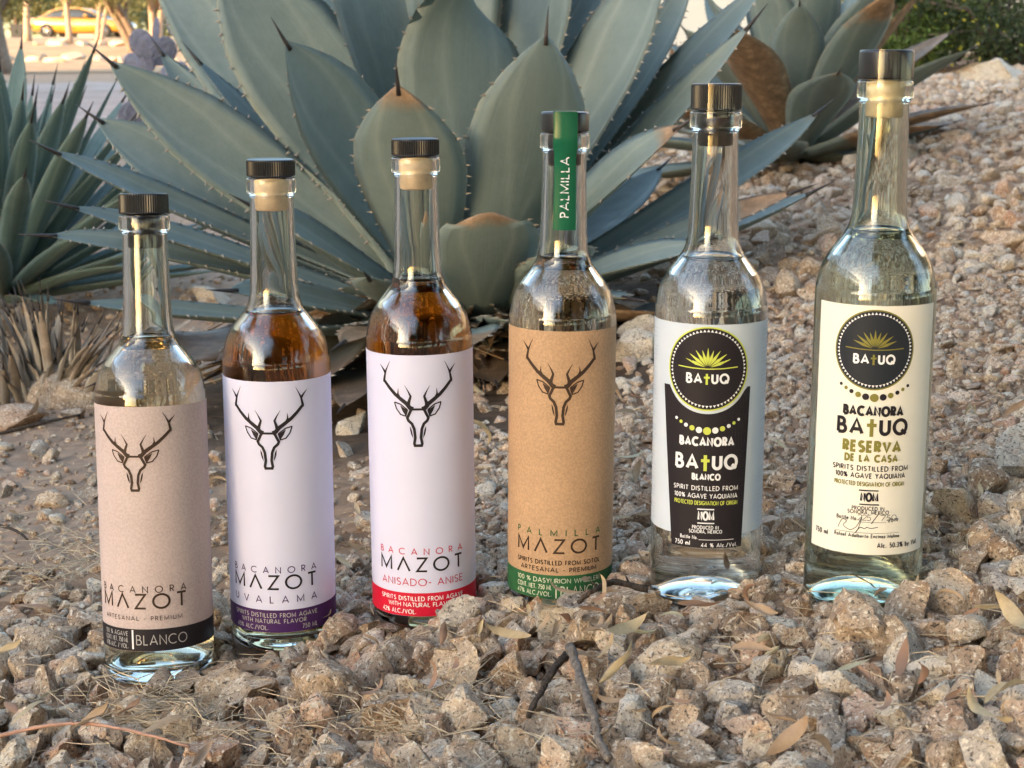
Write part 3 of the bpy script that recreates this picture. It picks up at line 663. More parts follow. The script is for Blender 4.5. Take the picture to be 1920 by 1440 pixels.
art.rect(('rule', 'ink_black'), U(1562, 996), U(1677, 996), V(996.6), V(996), 2); T6('Rafael Adalberto Encinas Molina', 1561, 1677, 1006, 7.5, wt=.15)
T6('750 ml', 1526, 1549, 1010, 10, wt=.15); T6('Alc. 50.3% by Vol.', 1637, 1708, 1025, 10, wt=.16)
art.build(lab)

# ---------------------------------------------------------------- stones and gravel
def ico(sub):
    t = (1 + 5 ** .5) / 2
    v = [(-1, t, 0), (1, t, 0), (-1, -t, 0), (1, -t, 0), (0, -1, t), (0, 1, t), (0, -1, -t), (0, 1, -t), (t, 0, -1), (t, 0, 1), (-t, 0, -1), (-t, 0, 1)]
    f = [(0, 11, 5), (0, 5, 1), (0, 1, 7), (0, 7, 10), (0, 10, 11), (1, 5, 9), (5, 11, 4), (11, 10, 2), (10, 7, 6), (7, 1, 8), (3, 9, 4), (3, 4, 2), (3, 2, 6), (3, 6, 8), (3, 8, 9), (4, 9, 5), (2, 4, 11), (6, 2, 10), (8, 6, 7), (9, 8, 1)]
    v = [np.array(p) / np.linalg.norm(p) for p in v]
    for _ in range(sub):
        c = {}; nf = []
        def mid(a, b):
            k = (min(a, b), max(a, b))
            if k not in c: m = v[a] + v[b]; v.append(m / np.linalg.norm(m)); c[k] = len(v) - 1
            return c[k]
        for a, b, d in f:
            x, y, z = mid(a, b), mid(b, d), mid(d, a); nf += [(a, x, z), (b, y, x), (d, z, y), (x, y, z)]
        f = nf
    return np.array(v), np.array(f, dtype=np.int32)
def rock(sub, r, lump=1.0):
    v, f = ico(sub); v = v.copy() * 1.08
    for _ in range(r.integers(7, 12)):             # broken faces
        n = r.normal(size=3); n /= np.linalg.norm(n); d = r.uniform(.34, .80)
        h = v @ n - d; v -= np.outer(np.maximum(h, 0), n)
    v -= (v.max(0) + v.min(0)) / 2; v /= np.abs(v).max() * .92
    sc = np.array([r.uniform(.95, 1.35), r.uniform(.8, 1.05), r.uniform(.65, .95)])
    off = r.uniform(-20, 20, 3)
    if sub >= 2:
        from mathutils import noise as mn
        dn = np.array([mn.fractal(Vector(p * 1.8 + off), .9, 2.1, 4) * .11 + (mn.fractal(Vector(p * 5 + off), .6, 2.2, 4) * .05 if sub >= 3 else 0) for p in v])
    else: dn = r.uniform(-.10, .10, len(v))
    return v * (1 + dn[:, None] * lump) * sc, f
ROCK3 = [rock(3, rng) for _ in range(18)]; ROCK2 = [rock(2, rng) for _ in range(16)]; ROCK1 = [rock(1, rng) for _ in range(30)]; ROCK0 = [rock(0, rng) for _ in range(40)]
ROCK3_ME = [mesh('stone', v, f) for v, f in ROCK3]
for m_ in ROCK3_ME: m_.materials.append(MAT['stone']); m_.set_sharp_from_angle(angle=R_(26))
bxy = np.array([(b['x'], b['y']) for b in BOT])
def clear_of_bottles(x, y, r):
    return np.hypot(bxy[:, 0] - x, bxy[:, 1] - y).min() > BR + r * .95
def project(x, y, z):
    c, s = math.cos(PITCH), math.sin(PITCH); d = y * c - (z - CAMZ) * s
    return 960 + FPX * x / d, 720 - FPX * ((z - CAMZ) * c + y * s) / d, d
stones = []      # x, y, z, radius, tint, flat, key
def key_stone(px, py, wpx, tint, zs=.75, rot=None):
    """a stone picked out by eye: find where that pixel's ray meets the ground"""
    a, b = Vector((0, 0, CAMZ)), P(px, py, 1.0); d = b - a; t = .5
    for _ in range(60): q = a + d * t; t += (q.z - (gz(q.x, q.y) + .006)) / max(.05, -d.z) * .8
    q = a + d * t; dep = t; r = wpx / 2 / FPX * dep * 1.12
    while not clear_of_bottles(q.x, q.y, r * .75): q.y -= .002
    stones.append((q.x, q.y, gz(q.x, q.y) + r * .34, r, tint, zs, True))
# the larger stones of the foreground: pixel, width, tint along the palette
for row in [(410, 1290, 110, .18), (640, 1178, 70, .30), (560, 1300, 64, .66), (500, 1340, 70, .46), (860, 1160, 84, .84), (885, 1190, 60, .70), (790, 1215, 62, .70), (735, 1245, 80, .66), (850, 1240, 74, .64), (775, 1300, 88, .64),
            (920, 1235, 64, .10), (1010, 1150, 60, .84), (1175, 1150, 110, .66), (1310, 1150, 70, .50), (1350, 1165, 74, .66), (1160, 1290, 100, .64), (1180, 1310, 54, .86), (1085, 1390, 112, .94), (1060, 1345, 56, .46),
            (1240, 1310, 90, .12), (1440, 1250, 76, .86), (1420, 1215, 76, .46), (1525, 1275, 100, .52), (1560, 1225, 70, .84), (1600, 1190, 150, .64), (1690, 1195, 84, .30), (1700, 1150, 86, .66), (1690, 1115, 40, .50), (1650, 1275, 86, .42),
            (1755, 1300, 72, .86), (1800, 1230, 100, .66), (1780, 1370, 92, .40), (1640, 1380, 90, .02), (1540, 1340, 96, .66), (1470, 1340, 100, .30), (1380, 1300, 84, .84), (1310, 1270, 66, .10), (1320, 1380, 84, .48), (1430, 1400, 92, .52),
            (1880, 1180, 86, .66), (1880, 1340, 80, .84), (1780, 1130, 110, .20), (80, 1220, 100, .30), (45, 1340, 70, .18), (130, 1255, 62, .0), (120, 1390, 80, .84), (200, 1405, 70, .64), (275, 1410, 72, .66), (310, 1300, 90, .30), (365, 1230, 70, .66),
            (250, 1340, 70, .20), (430, 1385, 80, .30), (560, 1400, 72, .64), (90, 1290, 70, .02), (30, 1240, 60, .84), (370, 1260, 70, .48), (640, 1400, 60, .48), (700, 1420, 60, .30), (840, 1330, 60, .46), (960, 1420, 90, .20), (1180, 1420, 80, .66),
            (1300, 1430, 80, .30), (1560, 1430, 84, .50), (1690, 1430, 84, .66), (1850, 1420, 100, .84), (940, 1180, 50, .66), (1250, 1185, 60, .48), (1490, 1195, 70, .64), (320, 1185, 44, .5), (1850, 870, 74, .66), (1790, 690, 50, .2),
            (1210, 640, 80, .86), (660, 800, 60, .86), (1800, 960, 90, .64), (1890, 1000, 80, .50), (1830, 1050, 70, .66), (600, 1250, 60, .66), (1460, 905, 50, .66), (1480, 990, 60, .3), (1170, 850, 50, .64), (1190, 970, 56, .66)]:
    key_stone(*row)
for bi, b in enumerate(BOT):        # stones heaped against the foot of each bottle
    for _ in range(9 if bi < 4 else 6):
        an = R_(random.uniform(-170, -10)); r = random.uniform(.006, .0125) if bi < 4 else random.uniform(.005, .009)
        x, y = b['x'] + math.cos(an) * (BR + r * 1.05), b['y'] + math.sin(an) * (BR + r * 1.05); stones.append((x, y, gz(x, y) + r * .35, r, random.random(), .75, True))
def place(n, xr, yr, rmin, rmax, sep, avoid=True, flat=.75, wedge=.36, lift=.2):
    cell = rmax * 2; grid = {}; out = []
    for x, y, r in [(s[0], s[1], s[3]) for s in stones] if avoid else []: grid.setdefault((int(x / cell), int(y / cell)), []).append((x, y, r))
    for _ in range(n):
        y = yr[0] + (yr[1] - yr[0]) * random.random() ** 1.0; x = random.uniform(*xr)
        if abs(x) > y * wedge + .05: continue
        r = rmin * (rmax / rmin) ** (random.random() ** 1.6)
        db = np.hypot(bxy[:, 0] - x, bxy[:, 1] - y); foot = db.min() < .088
        if foot: r = min(r, .0095)
        if math.hypot((x + .07) / .36, (y - 2.05) / .50) < 1 + .15 * math.sin(x * 40) and random.random() < .9: continue      # few stones on the painted shade pocket under the agave
        if not clear_of_bottles(x, y, r): continue
        i, j = int(x / cell), int(y / cell)
        if any((x - a) ** 2 + (y - b) ** 2 < ((r + c) * sep) ** 2 for di in (-1, 0, 1) for dj in (-1, 0, 1) for a, b, c in grid.get((i + di, j + dj), ())): continue
        grid.setdefault((i, j), []).append((x, y, r)); out.append((x, y, gz(x, y) + r * random.uniform(lift - .25, lift + .25) * (.4 if foot else 1), r, random.random(), flat * random.uniform(.8, 1.2), False))
    stones.extend(out); return len(out)
place(9000, (-.6, .6), (.68, 1.13), .0095, .026, .74, lift=.5)      # near bed of broken granite
place(5000, (-.6, .6), (.68, 1.25), .006, .012, .80, lift=.05)
place(12000, (-.6, .7), (.70, 1.2), .0035, .007, .85, lift=.0)
place(14000, (-.10, .8), (1.15, 2.0), .0045, .010, .85, lift=.1)
place(7000, (-.12, .9), (1.15, 2.2), .008, .022, .88, lift=.3)
place(34000, (.0, 2.9), (1.9, 8.2), .007, .027, .98, flat=.7)        # stony slope to the right
place(5500, (-1.6, .0), (1.15, 4.0), .004, .016, 1.35, flat=.6)        # barer soil on the left
n_big = len(stones)
small = []
for _ in range(30000):                                                # fine grit between
    y = .70 + 1.9 * random.random() ** 1.9; x = random.uniform(-.36, .38) * y + .0
    r = random.uniform(.0015, .0042)
    if x < -.10 and y > 1.15 and random.random() < .6 or math.hypot((x + .07) / .36, (y - 2.05) / .50) < 1: continue
    if clear_of_bottles(x, y, r): small.append((x, y, gz(x, y) + r * .1, r, random.choice((.40, .42, .14, .78, .80, .38, 1.0, .28, .6))))  # dark tints put the contact shade between stones into the grit
def merged(list_, lib, name):
    vs, fs, tt = [], [], []; b = 0
    for (x, y, z, r, tint, zs) in list_:
        v, f = lib[random.randrange(len(lib))]
        a = random.uniform(0, 6.283); ti = random.uniform(-1.2, 1.2); ca, sa, ct, st = math.cos(a), math.sin(a), math.cos(ti), math.sin(ti)
        M = np.array([[ca, -sa, 0], [sa, ca, 0], [0, 0, 1]]) @ np.array([[1, 0, 0], [0, ct, -st], [0, st, ct]])
        w = (v * np.array([1, 1, zs / .7])) @ M.T * r + np.array([x, y, z])
        vs.append(w); fs.append(f + b); tt.append(np.full(len(v), tint)); b += len(v)
    o = obj(name, mesh(name, np.concatenate(vs), np.concatenate(fs), False, None, {'tint': np.concatenate(tt)}), 'gravel', ground); tag(o, kind='stuff'); return o
seen = []
for s in stones:
    px, py, d = project(*s[:3]); inb = -40 < px < 1960 and -20 < py < 1480
    hidden = any(abs(px - (960 + FPX * b['x'] / b['y'])) < 75 and s[1] > b['y'] and py > 400 for b in BOT)
    seen.append(((s[3] / d if inb and not hidden else 0) + (1 if s[6] else 0), s))
seen.sort(key=lambda q: -q[0])
for k, (_, s) in enumerate(seen[:286]):
    x, y, z, r, tint, zs, key = s
    o = obj('stone', ROCK3_ME[k % 18], None, ground, (x, y, z), (random.uniform(-1.2, 1.2), random.uniform(-1.2, 1.2), random.uniform(0, 6.28)), (r, r, r * zs / .7)); o['tint'] = tint
rest = [s for _, s in seen[286:]]
big = [s[:6] for s in rest if s[3] / s[1] > .0105]; near = [s[:6] for s in rest if .0050 < s[3] / s[1] <= .0105]; far = [s[:6] for s in rest if s[3] / s[1] <= .0050]
merged(big, ROCK3, 'coarse_gravel').data.set_sharp_from_angle(angle=R_(26)); merged(near, ROCK2, 'gravel'); print('TRIS', len(big) * 1280, len(near) * 320, (len(far) + len(small)) * 80); merged([s for s in far if s[3] / s[1] > .0022], ROCK1, 'fine_gravel'); merged([s for s in far if s[3] / s[1] <= .0022] + [s + (.7,) for s in small], ROCK0, 'grit')

# ---------------------------------------------------------------- agaves
def bez(a, b, c, t): return a * (1 - t) ** 2 + b * (2 * t * (1 - t)) + c * t * t
WT = [0, .08, .25, .45, .60, .74, .86, .94, 1.0]; WF = [.62, .52, .66, .90, 1.0, .90, .60, .30, .03]
def leaf(parent, name, mat, base, ctrl, tip, width, axis, chan=.30, thick=.016, roll=0.0, dry=0.0, blunt=False, teeth=True, spine=.034, nt=26, slim=False, wave=.0, tooth=.0066, face=0.0):
    base, ctrl, tip, axis = (Vector(q) for q in (base, ctrl, tip, axis))
    nu = 9; vs = []; uv = []; fs = []; rows = []; edges = ([], [])
    L = (tip - base).length; wf = [.7, .62, .8, .98, 1.0, .9, .62, .32, .03] if slim else WF
    ph = random.uniform(0, 6)
    for i in range(nt + 1):
        t = i / nt; p = bez(base, ctrl, tip, t); tg = ((ctrl - base) * (1 - t) + (tip - ctrl) * t).normalized()
        hint = (axis - p).normalized() * (1 - face) + Vector((0, -.95, .3)) * face; n = (hint - tg * hint.dot(tg))
        n = n.normalized() if n.length > 1e-4 else Vector((0, 0, 1))
        s = tg.cross(n).normalized(); rm = Matrix.Rotation(roll, 3, tg); n = rm @ n; s = rm @ s
        w = width / 2 * (np.interp(t, WT, wf) if not blunt else np.interp(t, [0, .2, .5, .72, .86, .94, .98, 1], [.55, .68, .97, 1.0, .82, .56, .34, .16]))
        ch = chan * (1 - .45 * t); th = thick * (1 - t * .85) * min(1, w / (width * .25) + .1)
        top = []; bot = []
        for j in range(nu):
            u = -1 + 2 * j / (nu - 1); wv = wave * w * math.sin(t * 17 + ph + (2 if u > 0 else 0)) * abs(u) ** 3
            q = p + s * (w * u) + n * (ch * w * u * u + wv)
            if blunt and t > .9: q += tg * (-.25 * w * u * u)
            top.append(len(vs)); vs.append(tuple(q)); uv.append((j / (nu - 1), t))
            if j in (0, nu - 1): bot.append(top[-1])
            else:
                bot.append(len(vs)); vs.append(tuple(q - n * (th * (1 - u * u)))); uv.append((j / (nu - 1), t))
        for e, j, sg in ((0, 0, -1), (1, nu - 1, 1)): edges[e].append((Vector(vs[top[j]]), s * sg, tg, n, t))
        rows.append((top, bot))
    for (a, b), (c, d) in zip(rows, rows[1:]):
        for j in range(nu - 1):
            fs.append((a[j], a[j + 1], c[j + 1], c[j])); fs.append((b[j + 1], b[j], d[j], d[j + 1]))
    a, b = rows[-1]; fs.append(tuple(a + b[-2:0:-1]))
    o = obj(name, mesh(name, vs, fs, True, uv), mat, parent); o['dry'] = float(dry)
    if spine and not blunt:
        tg = (tip - ctrl).normalized(); m = MB()
        m.tube([tip - tg * spine * .35, tip, tip + tg * spine * .5, tip + tg * spine], [spine * .10, spine * .075, spine * .04, .0003], 7); m.build('terminal_spine', 'spine', o)
    if teeth:
        m = MB()
        for e in edges:
            acc = 0; nxt = .03
            for (p0, s0, t0, n0, ta), (p1, s1, t1, n1, tb) in zip(e, e[1:]):
                seg = (p1 - p0).length; q = nxt
                while q < seg:
                    f = q / seg; t = ta + (tb - ta) * f
                    if .14 < t < .93:
                        p = p0.lerp(p1, f); out = s0.lerp(s1, f); tg = t0; h = tooth * random.uniform(.45, 1.15); w = h * .36
                        hk = tg * random.uniform(-.5, .6)
                        m.add([p - tg * w - out * .001, p + tg * w - out * .001, p + n0 * w * .6 - out * .001, p - n0 * w * .6 - out * .001, p + (out + hk * .9).normalized() * h], [(0, 2, 4), (2, 1, 4), (1, 3, 4), (3, 0, 4)])
                    q += random.uniform(.009, .026)
                nxt = q - seg
        if m.v: tag(m.build('marginal_teeth', 'tooth', o, smooth=False), kind='stuff')
    return o
ac = P(850, 600, 2.22); ac.z = gz(ac.x, ac.y)
agave = empty('agave', ac, 'large blue-grey agave with broad toothed leaves right behind the bottles', 'agave')
agave_inv = Matrix.Translation(-ac)
AX = Vector((0, 0, .75))
def A(px, py, d): return P(px, py, d) - ac
BIG = [ # tip, control, base, width px, options
 ((205, 115, 2.05), (480, 350, 2.1), (770, 520, 2.2), 165, dict(chan=.36, face=.75)),
 ((275, -110, 2.35), (490, 240, 2.3), (800, 510, 2.25), 150, dict(chan=.3, face=.75)),
 ((300, 95, 2.45), (430, 290, 2.4), (790, 500, 2.3), 90, dict(chan=.5, face=.4)),
 ((395, -150, 2.55), (550, 110, 2.45), (810, 500, 2.3), 120, dict(face=.4)),
 ((415, -95, 2.15), (600, 190, 2.15), (800, 510, 2.2), 255, dict(chan=.22, face=.7)),
 ((535, 78, 1.92), (660, 290, 2.0), (800, 520, 2.13), 225, dict(chan=.28, face=.65)),
 ((746, 160, 1.84), (765, 360, 1.92), (810, 560, 2.1), 225, dict(chan=.24, dry=.13)),
 ((1024, 66, 1.90), (1005, 310, 1.93), (900, 550, 2.1), 255, dict(chan=.22)),
 ((872, -130, 2.08), (890, 170, 2.05), (860, 520, 2.15), 290, dict(chan=.2)),
 ((690, -220, 2.2), (705, 120, 2.15), (830, 510, 2.18), 300, dict(chan=.2)),
 ((1020, -220, 2.22), (1000, 150, 2.18), (880, 510, 2.2), 260, dict(chan=.2)),
 ((560, -260, 2.5), (640, 60, 2.4), (820, 490, 2.3), 280, dict()),
 ((1240, -100, 2.12), (1130, 180, 2.1), (910, 530, 2.18), 185, dict(chan=.3, face=.5)),
 ((1300, -50, 2.35), (1180, 200, 2.3), (920, 530, 2.22), 92, dict(chan=.6, roll=.5)),
 ((1445, -45, 2.3), (1230, 210, 2.3), (930, 540, 2.25), 105, dict(chan=.5, face=.3)),
 ((1408, 45, 2.12), (1200, 300, 2.15), (930, 550, 2.2), 105, dict(chan=.5, face=.4)),
 ((1278, 236, 1.95), (1130, 335, 2.0), (930, 560, 2.12), 140, dict(chan=.35, dry=.17, face=.5)),
 ((915, 398, 1.82), (915, 500, 1.88), (895, 610, 2.08), 205, dict(blunt=True, chan=.22, dry=.12)),
 ((1535, 210, 2.35), (1330, 385, 2.28), (960, 560, 2.2), 100, dict(chan=.4, dry=.05, face=.4)),
 ((1490, 360, 2.15), (1300, 430, 2.15), (960, 575, 2.17), 80, dict(chan=.4, dry=.3, face=.4)),
 ((1335, 462, 1.92), (1150, 480, 1.98), (940, 585, 2.1), 115, dict(chan=.3, dry=.12, face=.4)),
 ((1180, 560, 1.86), (1080, 545, 1.95), (920, 600, 2.1), 110, dict(dry=.05)),
 ((98, 283, 2.0), (310, 385, 2.1), (760, 560, 2.2), 84, dict(chan=.45, face=.4)),
 ((180, 222, 2.12), (400, 375, 2.15), (775, 545, 2.2), 150, dict(chan=.4, face=.65)),
 ((130, 388, 1.95), (350, 445, 2.05), (760, 585, 2.17), 76, dict(chan=.4, face=.4)),
 ((88, 442, 1.98), (330, 455, 2.05), (760, 595, 2.17), 80, dict(chan=.4, face=.4)),
 ((150, 567, 1.9), (340, 590, 1.97), (760, 610, 2.15), 56, dict(chan=.5, face=.4)),
 ((470, 385, 1.86), (610, 460, 1.95), (810, 590, 2.1), 165, dict(chan=.3, face=.5)),
 ((430, 545, 1.84), (570, 550, 1.93), (800, 610, 2.1), 110, dict(chan=.3, face=.5)),
 ((640, 645, 1.76), (720, 600, 1.9), (830, 620, 2.1), 110, dict(chan=.3, dry=.5)),
 ((1000, 610, 1.80), (960, 590, 1.92), (880, 620, 2.1), 110, dict(chan=.3, dry=.05)),
 ((690, 520, 1.78), (720, 560, 1.9), (830, 610, 2.1), 130, dict(chan=.3)),
 ((1090, 460, 1.82), (1050, 510, 1.92), (910, 590, 2.1), 140, dict(chan=.3)),
 ((1260, 590, 1.95), (1120, 590, 1.98), (920, 620, 2.1), 110, dict(chan=.3, dry=.4)),
 ((1130, 640, 1.78), (1040, 610, 1.92), (900, 625, 2.1), 110, dict(chan=.3, dry=.6)),
 ((880, 650, 1.72), (880, 600, 1.88), (870, 625, 2.1), 130, dict(chan=.3, dry=.3)),
 ((520, 625, 1.80), (640, 610, 1.92), (820, 625, 2.1), 110, dict(chan=.3, dry=.15)),
 ((760, -420, 2.35), (800, 0, 2.3), (850, 500, 2.25), 240, dict()),
 ((930, -440, 2.35), (910, 0, 2.3), (860, 500, 2.25), 240, dict()),
 ((850, -480, 2.25), (850, -50, 2.22), (852, 500, 2.22), 200, dict()),
]
for tip, ctl, bs, wpx, kw in BIG:
    leaf(agave, 'leaf', 'agave', A(*bs), A(*ctl), A(*tip), wpx / FPX * (tip[2] + ctl[2]) / 2, AX, **kw)
for k in range(26):                    # drooping lower leaves, some withered
    an = R_(-150 + k * 120 / 25 + random.uniform(-5, 5)); ln = random.uniform(.30, .44); d = Vector((math.cos(an), math.sin(an), 0)); up_ = random.uniform(.03, .12)
    leaf(agave, 'leaf', 'agave', d * .05 + Vector((0, 0, .02 + .05 * random.random())), d * ln * .5 + Vector((0, 0, up_ * 1.1)), d * ln + Vector((0, 0, random.uniform(.015, .06))), random.uniform(.07, .11), AX, chan=random.uniform(.2, .6),
         dry=random.choice((.1, .2, .5, 1.1, 1.1)), roll=random.uniform(-.4, .4), wave=.12, spine=.03)
for k in range(16):                    # old decayed leaves in front, coloured dark as the shade beneath the plant
    an = R_(-142 + k * 104 / 15 + random.uniform(-4, 4)); ln = random.uniform(.36, .56); d = Vector((math.cos(an), math.sin(an), 0))
    leaf(agave, 'leaf', 'agave_old_shade', d * .08 + Vector((0, 0, .02)), d * ln * .55 + Vector((0, 0, random.uniform(.05, .13))), d * ln + Vector((0, 0, random.uniform(.02, .07))), random.uniform(.09, .15), AX, chan=random.uniform(.1, .5),
         dry=random.uniform(.1, .9), roll=random.uniform(-.35, .35), wave=.15, spine=.02)
for k in range(18):                    # crowded leaf bases close to the soil
    an = R_(-158 + k * 136 / 17 + random.uniform(-5, 5)); ln = random.uniform(.24, .34); d = Vector((math.cos(an), math.sin(an), 0))
    leaf(agave, 'leaf', 'agave', d * .06 + Vector((0, 0, .01 + .03 * random.random())), d * ln * .55 + Vector((0, 0, random.uniform(.05, .10))), d * ln + Vector((0, 0, random.uniform(.02, .09))), random.uniform(.10, .15), AX, chan=random.uniform(.15, .4),
         dry=random.choice((.1, .15, .3, .6, 1.1)), roll=random.uniform(-.25, .25), wave=.08, spine=.025)
for k in range(14):                    # the far half of the rosette
    an = R_(10 + k * 160 / 13 + random.uniform(-4, 4)); el = random.uniform(.25, 1.15); ln = random.uniform(.45, .62)
    d = Vector((math.cos(an) * math.cos(el), math.sin(an) * math.cos(el), math.sin(el)))
    leaf(agave, 'leaf', 'agave', Vector((d.x * .04, d.y * .04, .06)), d * ln * .55 + Vector((0, 0, .02)), d * ln + Vector((0, 0, .06)), random.uniform(.11, .15), AX)

def rosette(name, loc, label, n, ln, wd, mat, el_lo, el_hi, slim=True, dryp=.0, twist=0, tooth=.004, cat='agave', hh=1.0, spine=.03):
    root = empty(name, loc, label, cat); ga = 2.39996
    for k in range(n):
        f = (k + .5) / n; an = k * ga + twist; el = el_lo + (el_hi - el_lo) * f + random.uniform(-.08, .08); L = ln * random.uniform(.8, 1.1) * (1 - .25 * max(0, f - .6))
        d = Vector((math.cos(an) * math.cos(el), math.sin(an) * math.cos(el), math.sin(el) * hh)); o = d * ln * .10
        sag = Vector((0, 0, random.uniform(-.02, .10) * L))
        leaf(root, 'leaf', mat, Vector((o.x, o.y, .02 + .05 * f)), o + d * L * .5 + sag * .6, o + d * L + sag * -.2, wd * random.uniform(.85, 1.1), Vector((0, 0, ln * 1.3)), chan=.4, thick=.010, slim=slim,
             dry=(random.uniform(.2, 1.1) if random.random() < dryp * (1 - f) else random.uniform(0, .05)), teeth=True, spine=spine, nt=16, tooth=tooth)
    return root
q = P(5, 500, 2.95); q.z = gz(q.x, q.y) + .02
rosette('agave', q, 'slender-leaved green agave rooted by the clump of dry leaf stubs', 92, .46, .050, 'agave_slim', .12, 1.38, True, .04, .4)
q = P(1490, 205, 3.9); q.z = gz(q.x, q.y) + .01
rosette('agave', q, 'blue-grey agave with brown withered lower leaves on the slope below the house', 36, .50, .15, 'agave', -.05, 1.4, False, .6, 1.1, .005)
q = P(1330, 110, 5.2); q.z = gz(q.x, q.y)
rosette('agave', q, 'small blue-grey agave near the brown dry shrub', 22, .22, .05, 'agave', .1, 1.3, False, .3, 2.0)
# withered leaf stubs in front of the slender agave
q = P(85, 700, 2.12); q.z = gz(q.x, q.y)
dead = empty('dead_agave', q, 'clump of short withered tan agave leaves with upright tips', 'dead plant')
for k in range(110):
    an = random.uniform(0, 6.28); rr = random.uniform(.0, .12); b = Vector((rr * math.cos(an) * 1.15, rr * math.sin(an) * .8, -.005)); ln = random.uniform(.06, .15) * (1.1 - rr * 3)
    lean_ = Vector((b.x * random.uniform(.6, 2.3) + random.uniform(-.045, .045), b.y * .6 + random.uniform(-.02, .02), 0))
    leaf(dead, 'leaf', 'agave_dead', b, b + lean_ * .3 + Vector((0, 0, ln * .5)), b + lean_ + Vector((0, 0, ln)), random.uniform(.006, .017), Vector((0, 0, .3)), chan=random.uniform(.3, .9), thick=.004, slim=True, dry=random.uniform(.0, .8), teeth=False, spine=.018, nt=12, wave=.3)

# ---------------------------------------------------------------- house on the right, and an unseen one added to shade the foreground
simple('plaster', (.74, .66, .52), .9, .06, 3); simple('roof_tile', (.36, .17, .10), .85, .2, 5); simple('window_glass', (.05, .06, .07), .08); simple('frame_white', (.7, .68, .64), .5)
h0 = gz(6, 15) - .3
house = empty('house', (10, 15, h0), 'cream plastered single-storey house standing behind the shrubs', 'house')
m = MB(); m.box((3.0, 7.5, 2.2), (24, 15, 4.4)); m.build('wall', 'plaster', house, False)
m = MB(); m.box((3.0, 7.5, 4.55), (24.6, 15.6, .28)); m.build('roof', 'roof_tile', house, False)
for wx in (-6.2, -2.0):
    m = MB(); m.box((wx, -.02, 2.4), (1.6, .08, 1.3)); w_ = m.build('window', 'frame_white', house, False)
    m = MB(); m.box((wx, -.05, 2.4), (1.4, .06, 1.1)); m.build('pane', 'window_glass', w_, False)
lo = gz(-20, 9) - .2  # unseen building added on the left to block the low sun
shade_house = empty('house', (-21.5, 9, lo), 'unseen long ochre house added to block the low sun', 'house')
simple('plaster_ochre', (.55, .42, .28), .9, .08, 3)
m = MB(); m.box((0, 0, 3.3), (17, 42, 6.6)); m.build('wall', 'plaster_ochre', shade_house, False); m = MB(); m.box((0, 0, 6.74), (17.6, 42.6, .26)); m.build('roof', 'roof_tile', shade_house, False)
for wy in (-15, -7, 2, 11):
    m = MB(); m.box((8.52, wy, 2.4), (.08, 1.8, 1.4)); w_ = m.build('window', 'frame_white', shade_house, False)
    m = MB(); m.box((8.55, wy, 2.4), (.06, 1.6, 1.2)); m.build('pane', 'window_glass', w_, False)

# ---------------------------------------------------------------- shrubs and trees
def foliage_mat(name, lo, hi):
    t = NT(name); tint = t.add('Attribute', attribute_name='tint').outputs[2]
    c = t.ramp(tint, [(0, lo), (.7, hi), (1, tuple(min(1, x * 1.35) for x in hi))])
    d = t.add('BsdfPrincipled', {'Base Color': c, 'Roughness': .55, 'Specular IOR Level': .3}); tr = t.add('BsdfTranslucent', {'Color': c})
    mx = t.add('MixShader', {0: .35, 1: d.outputs[0], 2: tr.outputs[0]}); t.l.new(mx.outputs[0], t.out.inputs[0]); MAT[name] = t.m
foliage_mat('foliage_shrub', (.045, .085, .020), (.16, .23, .050)); foliage_mat('foliage_dark', (.020, .035, .014), (.065, .085, .030)); foliage_mat('foliage_dry', (.10, .055, .030), (.30, .17, .09))
foliage_mat('foliage_tree', (.075, .085, .030), (.23, .22, .085)); foliage_mat('flower_yellow', (.55, .50, .05), (.75, .66, .08))
simple('bark', (.16, .115, .085), .9, .35, 12); simple('bark_pale', (.34, .25, .19), .9, .25, 12); simple('twig', (.17, .125, .095), .85, .3, 120)
def leaf_cloud(name, mat, parent, centres, radii, n, size, aspect=.45, rnd=None):
    r = rnd or rng; k = r.integers(0, len(centres), n); d = r.normal(size=(n, 3)); d /= np.linalg.norm(d, axis=1)[:, None]
    p = np.asarray(centres)[k] + d * (np.asarray(radii)[k] * r.uniform(.25, 1.0, n) ** .6)[:, None]
    a = r.normal(size=(n, 3)); a /= np.linalg.norm(a, axis=1)[:, None]; b = np.cross(a, r.normal(size=(n, 3))); b /= np.linalg.norm(b, axis=1)[:, None]
    s = size * r.uniform(.6, 1.4, n)[:, None]; a = a * s; b = b * s * aspect
    v = np.stack([p - a, p - b * .9 + a * .1, p + a, p + b * .9 + a * .1], 1).reshape(-1, 3); f = np.arange(4 * n).reshape(n, 4)
    return obj(name, mesh(name, v, f, False, None, {'tint': np.repeat(r.random(n), 4)}), mat, parent)
def shrub(loc, label, mat, w, h, n, size, cat='shrub', nstem=30, name='shrub', flowers=0, aspect=.35):
    root = empty(name, loc, label, cat); m = MB(); cs = []; rs = []
    for k in range(nstem):
        an = random.uniform(0, 6.28); rr = random.uniform(.15, 1) ** .6; e = Vector((math.cos(an) * w * rr, math.sin(an) * w * rr * .8, h * random.uniform(.12, 1.0)))
        mid = e * .5 + Vector((random.uniform(-.1, .1) * w, random.uniform(-.1, .1) * w, h * .12)); m.tube([(e.x * .08, e.y * .08, -.03), mid, e], [h * .014, h * .009, h * .004], 5)
        for f in (.2, .5, .75, 1.0): cs.append(tuple(bez(Vector((0, 0, 0)), mid * 1.15, e, f))); rs.append(h * random.uniform(.10, .22))
    m.build('stem', 'twig', root); leaf_cloud('foliage', mat, root, cs, rs, n, size, aspect)
    if flowers: tag(leaf_cloud('flower_cluster', 'flower_yellow', root, cs[2::4], [q * 1.1 for q in rs[2::4]], flowers, size * .8, .8), kind='stuff')
    return root
